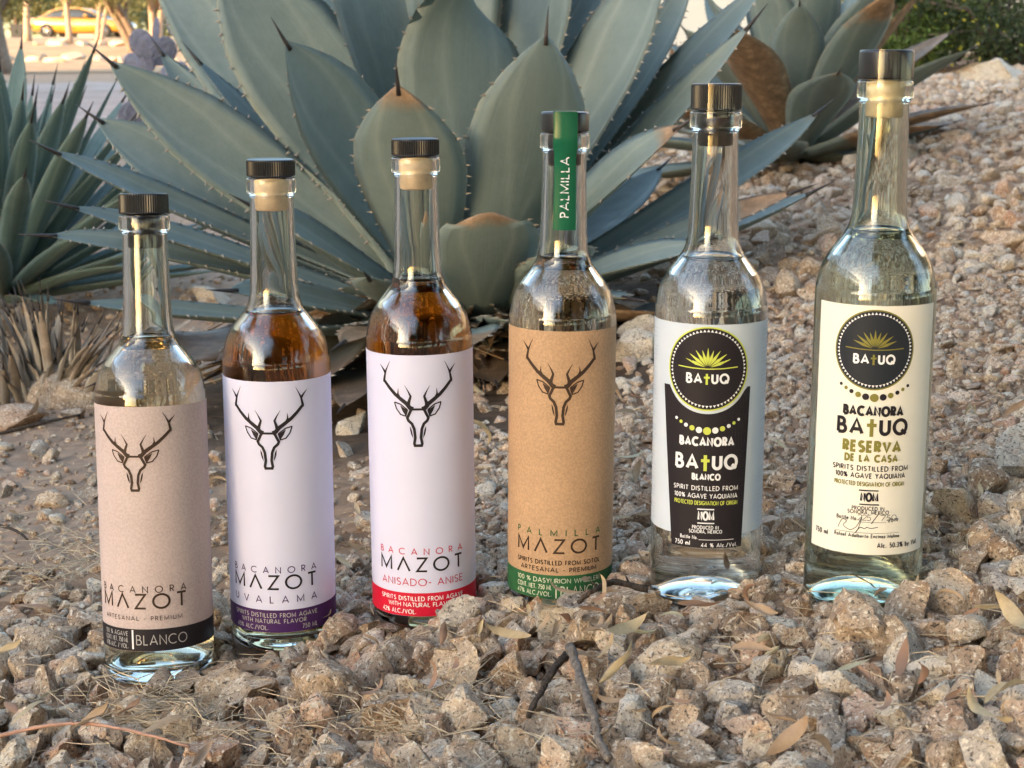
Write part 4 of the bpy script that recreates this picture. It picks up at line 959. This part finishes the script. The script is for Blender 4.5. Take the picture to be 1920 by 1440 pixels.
def on_ground(px, d, dz=0.0):
    x = (px - 960) / FPX * d; y = d / math.cos(PITCH)
    for _ in range(4): y = (d + (gz(x, y) - CAMZ) * math.sin(PITCH)) / math.cos(PITCH)
    return Vector((x, y, gz(x, y) + dz))
shrub(on_ground(1690, 8.8), 'bright green leafy shrub beside the blue-grey agave on the slope', 'foliage_shrub', .55, .75, 9000, .018)
shrub(on_ground(1890, 8.6), 'dark green shrub with small yellow flowers above the flat grey rock', 'foliage_dark', .75, .9, 12000, .016, flowers=260)
shrub(on_ground(2090, 9.0), 'dark green shrub at the outer end of the slope', 'foliage_dark', .8, 1.0, 9000, .018)
shrub(on_ground(1770, 10.5), 'tall green shrub against the house wall', 'foliage_shrub', .8, 1.1, 9000, .022)
shrub(on_ground(1255, 9.5), 'brown dry shrub between the two blue-grey agaves', 'foliage_dry', .42, .36, 5000, .020, 'dry shrub')
shrub(on_ground(1120, 9.0), 'low rust-brown dried plant behind the large agave', 'foliage_dry', .35, .40, 4000, .022, 'dry shrub')
def tree(loc, label, trunk_r, hgt, spread, lean, bark='bark', n=9000, forks=2, crown_low=.4, size=.10, group='trees beyond the road'):
    root = empty('tree', loc, label, 'tree', group); m = MB(); cs = []; rs = []
    for k in range(forks):
        an = random.uniform(0, 6.28); top = Vector((lean + math.cos(an) * spread * .35 * (forks > 1), math.sin(an) * spread * .3, hgt * random.uniform(.55, .75)))
        mid = Vector((lean * .35 + random.uniform(-.15, .15) + (k - forks / 2) * trunk_r * 1.2, random.uniform(-.2, .2), hgt * .3)); base = Vector(((k - (forks - 1) / 2) * trunk_r * .9, 0, -.1))
        pts = [bez(base, mid, top, i / 8) for i in range(9)]; m.tube(pts, [trunk_r * (1.25 if i == 0 else 1 - .075 * i) / (forks ** .35) for i in range(9)], 9)
        for j in range(7):
            b = pts[3 + j % 5]; a2 = random.uniform(0, 6.28); e = b + Vector((math.cos(a2) * spread * random.uniform(.5, 1), math.sin(a2) * spread * random.uniform(.4, .9), random.uniform(-.05, .4) * hgt))
            e.z = max(e.z, hgt * crown_low); mm = (b + e) / 2 + Vector((0, 0, hgt * .08)); m.tube([b, mm, e], [trunk_r * .4, trunk_r * .25, trunk_r * .08], 6)
            for f in (.45, .7, 1.0): cs.append(tuple(bez(b, mm, e, f))); rs.append(hgt * random.uniform(.09, .20))
            dr = e + Vector((random.uniform(-.3, .3), random.uniform(-.3, .3), -hgt * random.uniform(.05, .22))); dr.z = max(dr.z, hgt * crown_low * .85); cs.append(tuple(dr)); rs.append(hgt * .10)
    m.build('trunk', bark, root); leaf_cloud('crown', 'foliage_tree', root, cs, rs, n, size, .35); return root
for px, d, r, h, sp, ln, bk, fk, lab in [(8, 40, .26, 5.5, 2.2, -.3, 'bark', 1, 'dark thick-trunked tree at the road edge'), (52, 62, .16, 6, 2.4, .2, 'bark_pale', 1, 'pale straight-trunked tree by the black bin'),
    (131, 60, .13, 6, 2.6, -.1, 'bark_pale', 1, 'slim pale tree standing before the middle of the yellow car'), (186, 60, .12, 5.5, 2.4, .5, 'bark_pale', 2, 'pale forked tree before the front wheel of the yellow car'),
    (262, 50, .20, 5.2, 2.6, -1.3, 'bark', 2, 'dark leaning tree with two trunks beside the prickly pear'), (292, 54, .18, 5.5, 2.6, .4, 'bark_pale', 2, 'reddish forked tree right of the leaning one')]:
    p = on_ground(px, d); tree(p, lab, r, h, sp, ln, bk, 7000, fk, .46, .09)
for k in range(16):
    p = on_ground(-160 + k * 42 + random.uniform(-15, 15), random.uniform(86, 118)); tree(p, 'distant olive-green tree in the row behind the yellow car', .2, random.uniform(5, 7.5), 3.0, random.uniform(-.5, .5), 'bark', 3500, 2, .12, .18, 'distant trees')
# ---------------------------------------------------------------- prickly pear
def pear_mat():
    t = NT('pad'); p = t.obj(); n = t.noise(p, 14, 4, .6); c = t.ramp(n, [(.3, (.16, .155, .20)), (.7, (.29, .27, .34))])
    c = t.mix(t.ramp(t.noise(p, 6, 2, .5), [(.5, 0), (.7, .5)]), c, (.20, .25, .22)); v = t.add('TexVoronoi', {'Vector': p, 'Scale': 4.5}); c = t.mix(t.ramp(v.outputs['Distance'], [(.0, .85), (.10, .7), (.16, 0)]), c, (.07, .055, .05)); t.bsdf(color=c, rough=.7, spec=.25, normal=t.bump(t.noise(p, 3, 4, .6), .5, .1)); MAT['pad'] = t.m
pear_mat()
pv, pf = ico(3); pv = pv * np.array([1, .16, 1.12]); pv[:, 0] *= 1 - .16 * np.clip(-pv[:, 2], 0, 1) - .10 * np.clip(-pv[:, 2], 0, 1) ** 3; PAD = mesh('pad', pv, pf)
def pear(base, label, pads):
    root = empty('prickly_pear', base, label, 'cactus')
    for dx, dy, dz, r, yaw, tilt in pads:
        pd = obj('pad', PAD, 'pad', root, (dx, dy, dz), (R_(random.uniform(-14, 14)), R_(tilt), R_(yaw)), r); m = MB()
        for _ in range(26):
            a, q_, sg = random.uniform(0, 6.28), random.uniform(.1, .85), random.choice((-1, 1)); x, z = q_ * math.cos(a), q_ * math.sin(a) * 1.1; y = sg * .16 * math.sqrt(max(.02, 1 - q_ * q_))
            m.tube([(x, y, z), (x + random.uniform(-.1, .1), y + sg * .22, z + random.uniform(-.1, .1))], [.012, .002], 4)
        tag(m.build('spine', 'tooth', pd), kind='stuff')
p = on_ground(285, 5.6); pp = []
for k in range(34): pp.append((random.uniform(-.06, .34), random.uniform(-.2, .2), random.uniform(.05, .60), random.uniform(.038, .062), random.uniform(-70, 70), random.uniform(-40, 40)))
pear(p, 'purple-grey prickly pear with many round pads behind the large agave', pp)
p = on_ground(160, 4.6); pear(p, 'single purple-grey prickly pear pad by the slender agave', [(0, 0, .20, .040, 10, 5), (.0, .02, .10, .035, 60, -5), (.0, .02, .03, .035, 20, 0)])
# ---------------------------------------------------------------- yellow car
simple('car_yellow', (.36, .185, .016), .25, .02, 3, coat=1.0); simple('rubber', (.02, .02, .02), .8); simple('alloy', (.45, .45, .46), .3, 0, 1, metal=1.0); simple('lamp_glass', (.75, .75, .7), .1); simple('tail_red', (.4, .02, .02), .2); simple('black_plastic', (.015, .015, .017), .5)
def car(loc, rz):
    root = empty('car', loc, 'bright yellow coupe parked beyond the sunlit bank', 'car'); root.rotation_euler = (0, 0, rz)
    # side outline from tail (x<0) to nose (x>0): lower body sections (x, half width, z low, z high)
    secs = [(-2.35, .70, .45, .86), (-2.25, .84, .32, .98), (-1.9, .91, .26, 1.02), (-1.2, .93, .22, 1.00), (-.4, .93, .20, .97), (.5, .93, .20, .95), (1.3, .92, .22, .92), (1.9, .89, .24, .84), (2.25, .80, .28, .72), (2.38, .66, .34, .60)]
    vs, fs = [], []; n = 12
    for x, hw, lo, hi in secs:
        for k in range(n):
            a = 2 * math.pi * (k + .5) / n; c, s = math.cos(a), math.sin(a); e = .45
            vs.append((x, hw * math.copysign(abs(c) ** e, c), (lo + hi) / 2 + (hi - lo) / 2 * math.copysign(abs(s) ** e, s)))
    for i in range(len(secs) - 1):
        for k in range(n): fs.append((i * n + k, (i + 1) * n + k, (i + 1) * n + (k + 1) % n, i * n + (k + 1) % n))
    fs += [tuple(range(n)), tuple(len(vs) - 1 - k for k in range(n))]; body = obj('body', mesh('body', vs, fs), 'car_yellow', root)
    for y in (-1, 1):
        m = MB(); m.box((-.05, y * .935, .62), (.012, .012, .5)); m.build('door_gap', 'black_plastic', body, False)
    cab = [(-1.75, .62, .97, .99), (-1.15, .68, .96, 1.28), (-.55, .70, .95, 1.37), (.15, .69, .94, 1.36), (.55, .68, .94, 1.24), (1.15, .62, .93, .96)]
    def shell(sc, grow, name, mat, par):
        v, f = [], []
        for x, hw, lo, hi in sc: v += [(x, -hw * 1.18 - grow, lo), (x, -hw * .86 - grow, hi - .03 + grow), (x, -hw * .6, hi + grow), (x, hw * .6, hi + grow), (x, hw * .86 + grow, hi - .03 + grow), (x, hw * 1.18 + grow, lo)]
        for i in range(len(sc) - 1):
            for k in range(5): f.append((i * 6 + k, i * 6 + k + 1, (i + 1) * 6 + k + 1, (i + 1) * 6 + k))
        f += [tuple(range(6))[::-1], tuple((len(sc) - 1) * 6 + k for k in range(6))]; return obj(name, mesh(name, v, f), mat, par)
    shell(cab, 0, 'window', 'window_glass', root); shell([(x, hw * .80, hi - .02, hi) for x, hw, lo, hi in cab[1:5]], .012, 'roof', 'car_yellow', root)
    for y in (-1, 1):
        m = MB(); m.tube([(-1.78, y * .66, .98), (-1.2, y * .60, 1.27), (-.55, y * .62, 1.375), (.15, y * .61, 1.36), (.6, y * .62, 1.24), (1.2, y * .70, .96)], .035, 6); m.build('pillar', 'car_yellow', root)
        m = MB(); m.tube([(-.62, y * .79, .97), (-.58, y * .63, 1.34)], .04, 6); m.build('pillar', 'car_yellow', root)
        m = MB(); m.tube([(.62, y * .88, 1.0), (.62, y * 1.08, 1.03)], [.09, .07], 8); m.build('mirror', 'car_yellow', root)
        m = MB(); m.box((2.22, y * .58, .62), (.20, .26, .10)); m.build('headlight', 'lamp_glass', root, False); m = MB(); m.box((-2.30, y * .58, .82), (.12, .30, .12)); m.build('tail_light', 'tail_red', root, False)
        for x in (-1.42, 1.45):
            v, f = lathe([(.20, -.10), (.30, -.11), (.335, -.07), (.335, .07), (.30, .11), (.20, .10), (.20, -.10)], 28); M = Matrix.Rotation(math.pi / 2, 4, 'X')
            wv = obj('wheel', mesh('wheel', [tuple(M @ Vector(p) + Vector((x, y * .86, .335))) for p in v], f), 'rubber', root)
            m = MB()
            for k in range(5):
                a = k * 2 * math.pi / 5; m.tube([(x, y * .94, .335), (x + .21 * math.cos(a), y * .94, .335 + .21 * math.sin(a))], .035, 5)
            m.tube([(x, y * .80, .335), (x, y * .90, .335)], .20, 16); m.build('rim', 'alloy', wv)
p = on_ground(158, 75); car(p, R_(-12))
bn = empty('bin', on_ground(35, 70), 'black square bin standing beside the yellow car', 'bin'); m = MB(); m.box((0, 0, .28), (.52, .52, .56)); m.build('container', 'black_plastic', bn, False); m = MB(); m.box((0, 0, .585), (.56, .56, .05)); m.build('lid', 'black_plastic', bn, False)
# rocks that edge the bank beyond the road, and the flat grey rock on the slope
for k in range(44):
    row = k % 2; px = random.uniform(-10, 330); d = (47, 58)[row] + random.uniform(-1, 1); p = on_ground(px, d); r = random.uniform(.12, .30)
    o = tag(obj('rock', ROCK3_ME[k % 18], None, None, (p.x, p.y, p.z + r * .2), (0, 0, random.uniform(0, 6)), (r * 1.2, r, r * .8)), ('small ' if r < .2 else 'large ') + ('pale rock in the row at the foot of the sunlit bank', 'pale rock in the row below the yellow car')[row], 'rock', 'rocks edging the sunlit bank'); o['tint'] = .64
for px, py, r, lab, tn, sc in [(150, 735, .052, 'large pale rock between the dead agave clump and the pink-labelled bottle', .64, (1.3, 1, .75)), (28, 790, .03, 'rounded purplish-brown stone behind the dark straight stick', .42, (1.5, 1, .7)), (345, 690, .035, 'pale rock half hidden behind the pink-labelled bottle', .3, (1.2, 1, .8)),
                            (395, 560, .05, 'broad tan rock under the lowest leaf of the large agave', .52, (1.6, 1, .6)), (1215, 650, .038, 'grey speckled rock next to the black-panelled bottle', .86, (1, 1, 1))]:
    a_, d_ = Vector((0, 0, CAMZ)), P(px, py, 1.0) - Vector((0, 0, CAMZ)); t_ = .5
    for _ in range(60): q = a_ + d_ * t_; t_ += (q.z - (gz(q.x, q.y) + r * .3)) / max(.05, -d_.z) * .8
    o = tag(obj('rock', ROCK3_ME[(px * 7) % 18], None, None, (q.x, q.y, gz(q.x, q.y) + r * .25), (random.uniform(-.3, .3), random.uniform(-.3, .3), px * .1), (r * sc[0], r * sc[1], r * sc[2])), lab, 'rock'); o['tint'] = tn
p = on_ground(1875, 6.6); o = tag(obj('rock', ROCK3_ME[4], None, None, (p.x, p.y, p.z + .01), (.1, -.12, .5), (.22, .15, .09)), 'flat grey rock on the slope under the flowering shrub', 'rock'); o['tint'] = .87

for k, (x, y, hh) in enumerate([(-1.6, -9.5, 6.5), (2.0, -8.5, 8), (5.0, -6.5, 8), (6.8, -1.0, 7.5), (7.4, 5.0, 7.0), (2.6, -1.4, 6.5)]):  # unseen trees; the outer right-hand ones added to block sky glow
    tree(Vector((x, y, gz(x, y))), ['broad tree facing the bottles from across the gravel', 'tall tree facing the row of bottles', 'round-crowned tree opposite the agaves', 'unseen tree added off the stony slope to block sky glow', 'unseen tree added near the cream house to block sky glow', 'leafy tree spreading over the row of bottles'][k], .17, hh, 2.4 if k < 5 else 3.0, random.uniform(-.4, .4), 'bark', 11000 if k < 5 else 20000, 3, .14 if k < 5 else .42, .15, 'trees round the open gravel')

# ---------------------------------------------------------------- litter: dry leaves, twigs, straw
def hit(px, py, lift=0.0):
    a, d = Vector((0, 0, CAMZ)), P(px, py, 1.0) - Vector((0, 0, CAMZ)); t = .5
    for _ in range(60): q = a + d * t; t += (q.z - (gz(q.x, q.y) + lift)) / max(.05, -d.z) * .8
    return a + d * t
def litter_mat():
    t = NT('litter'); tint = t.oattr('tint'); p = t.obj()
    c = t.ramp(tint, [(0, (.66, .52, .30)), (.25, (.50, .37, .24)), (.5, (.38, .24, .16)), (.75, (.36, .20, .14)), (1, (.50, .48, .33))])
    c = t.mix(t.ramp(t.noise(p, 4, 4, .65), [(.35, 0), (.75, .6)]), c, (.27, .17, .10))
    d = t.add('BsdfPrincipled', {'Base Color': c, 'Roughness': .65, 'Specular IOR Level': .25}); tr = t.add('BsdfTranslucent', {'Color': c})
    mx = t.add('MixShader', {0: .25, 1: d.outputs[0], 2: tr.outputs[0]}); t.l.new(mx.outputs[0], t.out.inputs[0]); MAT['litter'] = t.m
litter_mat()
simple('straw', (.55, .44, .30), .8, .35, 40)
def bark_mat(name, lo, hi):
    t = NT(name); p = t.obj(); st = t.noise(t.add('Mapping', {'Vector': p, 'Scale': (500, 500, 120)}).outputs[0], 1, 5, .7); n = t.noise(p, 220, 5, .7)
    t.bsdf(color=t.ramp(st, [(.3, lo), (.7, hi)]), rough=.95, spec=.1, normal=t.bump(t.math('ADD', st, n), .9, .003)); MAT[name] = t.m
bark_mat('twig_grey', (.10, .08, .065), (.36, .31, .265)); bark_mat('twig_dark', (.025, .02, .017), (.14, .11, .09)); simple('stem_red', (.40, .22, .15), .8, .3, 60)
def dry_leaf_mesh(curl, fold, twist, asp):
    nl, nw = 18, 4; v = []; f = []; ang = 0; x = z = 0
    for i in range(nl + 1):
        t = i / nl; w = asp * (math.sin(math.pi * min(1, t * 1.04 + .02)) ** .75 + .04) * .5; tw = twist * (t - .5)
        for j in range(nw + 1):
            u = -1 + 2 * j / nw; yy = u * w; zz = fold * w * u * u + .05 * w * math.sin(9 * t + 3 * u)
            v.append((x - .45 - math.sin(ang) * (zz * math.cos(tw)), yy * math.cos(tw) - zz * math.sin(tw), z + math.cos(ang) * (yy * math.sin(tw) + zz * math.cos(tw))))
        x += math.cos(ang) / nl; z += math.sin(ang) / nl; ang += curl / nl * (1.6 if t > .5 else .4)
    for i in range(nl):
        for j in range(nw): a = i * (nw + 1) + j; f.append((a, a + 1, a + nw + 2, a + nw + 1))
    me = mesh('dry_leaf', v, f); me.materials.append(MAT['litter']); return me
DL = [dry_leaf_mesh(random.choice((-1, 1)) * random.uniform(.4, 2.6), random.uniform(-.5, 1.2), random.uniform(-2, 2), random.uniform(.13, .24)) for _ in range(12)]
KINDS = [(.0, 'curled cream dry leaf', 'cream dry leaves'), (.28, 'tan narrow dry leaf', 'tan dry leaves'), (.6, 'rust-brown pointed dry leaf', 'rust-brown dry leaves'), (1.0, 'pale greenish dry leaf', 'greenish dry leaves')]
BN = ['pink-labelled', 'purple-banded', 'red-banded', 'green-banded', 'black-panelled', 'cream-labelled']
def where(q):
    d = np.hypot(bxy[:, 0] - q.x, bxy[:, 1] - q.y); i = int(d.argmin())
    if d[i] < .075: return ' close to the foot of the %s bottle' % BN[i]
    if q.y < bxy[i, 1] and d[i] < .28: return ' on the stones in front of the %s bottle' % BN[i]
    if d[i] < .35: return ' on the gravel behind the %s bottle' % BN[i]
    return ' on the stony slope beyond the cream-labelled bottle' if q.x > .15 else (' on the soil near the dead agave clump' if q.x < -.3 else ' on the ground under the large agave')
def dry(px, py, lpx, kind, rz=None, k=None, lift=.020, tilt=.5, seedk=None):
    q = hit(px, py, lift); d = math.hypot(q.y, q.z - CAMZ); tn, lab, grp = KINDS[kind]
    o = obj('dry_leaf', DL[random.randrange(12) if k is None else k], None, None, q, (random.uniform(-tilt, tilt) * 1.4, random.uniform(-tilt, tilt), random.uniform(0, 6.28) if rz is None else R_(rz)), lpx * 1.0 / FPX * d)
    tag(o, lab + where(q), 'dry leaf', grp); o['tint'] = min(1, max(0, tn + random.uniform(-.10, .10))); return o
for a in [(1165, 1185, 130, 0, 60), (1170, 1255, 120, 0, 10), (985, 1145, 110, 0, 100), (955, 1190, 100, 0, 160), (45, 1325, 130, 0, 80), (15, 1225, 90, 0, 20), (1250, 1250, 110, 0, 40), (1870, 1130, 120, 0, 20), (1905, 1160, 130, 0, 90), (1850, 1350, 150, 0, 120),
          (1480, 1385, 130, 1, 30), (1535, 1380, 120, 1, 60), (1690, 1245, 110, 2, 70), (1735, 1250, 120, 2, 60), (1600, 1250, 80, 3, 20), (855, 1255, 70, 2, 75), (818, 1270, 70, 2, 60), (700, 1300, 70, 2, 40), (1400, 1100, 80, 2, 110), (1310, 1140, 100, 2, 10),
          (1430, 1150, 90, 1, 130), (1400, 1210, 120, 1, 150), (1070, 1215, 120, 1, 20), (1720, 1100, 60, 1, 90), (470, 1255, 90, 1, 50), (300, 1350, 110, 1, 30), (180, 1350, 100, 1, 20), (250, 1330, 70, 2, 10), (380, 1420, 90, 1, 70), (1560, 1150, 60, 1, 80), (1900, 770, 70, 1, 30),
          (1820, 760, 70, 0, 50), (910, 800, 90, 0, 20), (1180, 770, 80, 1, 30), (1150, 720, 70, 1, 60), (1190, 890, 70, 1, 90), (80, 900, 60, 1, 10), (60, 1130, 80, 2, 0), (1880, 1290, 130, 0, 40), (1500, 1300, 100, 1, 20), (1660, 1330, 90, 2, 45)]: dry(a[0], a[1], a[2] * .95, a[3], a[4], None, .028)
for k in range(26): dry(1095 + random.gauss(0, 38), 1150 + random.gauss(0, 30), random.uniform(38, 80), random.choice((1, 2, 1, 1)), random.uniform(20, 80), None, .03 * random.random() + .016, .6)
for k in range(150): dry(random.uniform(0, 1920), random.uniform(640, 1430), random.uniform(30, 75), random.choice((0, 1, 1, 2, 2, 1, 3)), None, None, .018)
for k in range(40): dry(random.uniform(1450, 1920), random.uniform(300, 700), random.uniform(30, 60), random.choice((0, 1, 1, 2)), None, None, .008)
def twig(pts, rad, mat, label, lift=.018):
    ws = [hit(x, y, lift + dz) for x, y, dz in pts]; root = empty('twig', ws[0], label, 'twig'); m = MB(); sm = catmull([tuple(w - ws[0]) for w in ws], 6)
    n = len(sm); m.tube([Vector(p) + Vector((random.uniform(-1, 1), random.uniform(-1, 1), random.uniform(-1, 1))) * rad * .22 for p in sm], [rad * (1 - .35 * i / n) * random.uniform(.82, 1.18) for i in range(n)], 9); m.build('stem', mat, root)
    m = MB()
    for i in range(3, n - 2, 7):
        b = Vector(sm[i]); m.tube([b, b + Vector((random.uniform(-1, 1), random.uniform(-.5, .5), random.uniform(.3, 1))) * rad * 2.6], [rad * .45, rad * .2], 6)
    if m.v: tag(m.build('knot', mat, root), kind='stuff')
twig([(1070, 1215, .012), (1085, 1260, .014), (1108, 1330, .012), (1125, 1390, .006), (1142, 1425, .002)], .0029, 'twig_grey', 'grey weathered twig meeting a darker twig in front of the green-banded bottle')
twig([(1062, 1228, .010), (1035, 1258, .010), (1012, 1300, .006), (990, 1345, .002)], .0024, 'twig_dark', 'dark twig leaning under the grey weathered twig')
twig([(-20, 1385, .004), (80, 1362, .006), (170, 1357, .008), (270, 1376, .008), (355, 1400, .004)], .0012, 'stem_red', 'thin reddish stem curving over the stones')
twig([(1215, 1105, .008), (1150, 1092, .016), (1110, 1108, .02), (1085, 1130, .014)], .0022, 'twig_dark', 'crooked dark twig beside the brown dry leaves at the green-banded bottle')
twig([(-10, 815, .004), (60, 798, .006), (150, 778, .01)], .0022, 'twig_dark', 'dark straight stick on the bare soil near the dead agave clump')
twig([(0, 985, .004), (30, 995, .006), (52, 1012, .004)], .0016, 'twig_dark', 'short dark stick on the pale soil')
twig([(1600, 150, .03), (1560, 185, .03), (1490, 175, .06), (1440, 160, .09)], .004, 'twig_grey', 'pale thin stalk lying across the withered agave leaves')
m = MB()
for k in range(1000):
    cl = k % 30; 
    if cl < 14: px, py = random.uniform(0, 1920), random.uniform(700, 1440)
    elif cl < 20: px, py = random.gauss(330, 90), random.gauss(1330, 30)
    elif cl < 25: px, py = random.gauss(120, 60), random.gauss(1060, 40)
    else: px, py = random.gauss(820, 110), random.gauss(1340, 40)
    q = hit(px, py, random.uniform(.008, .020)); 
    if not clear_of_bottles(q.x, q.y, .004): continue
    a = random.uniform(0, 6.28); L = random.uniform(.008, .035); e = Vector((math.cos(a), math.sin(a), random.uniform(-.1, .35))) * L; md = q + e * .5 + Vector((random.uniform(-1, 1), random.uniform(-1, 1), random.uniform(0, 1))) * L * .15
    if clear_of_bottles((q + e).x, (q + e).y, .003): m.tube([q, md, q + e], [.0004, .00035, .00015], 3, False)
tag(m.build('dry_grass', 'straw'), 'fine dry straw scattered over the gravel', 'straw', kind='stuff')
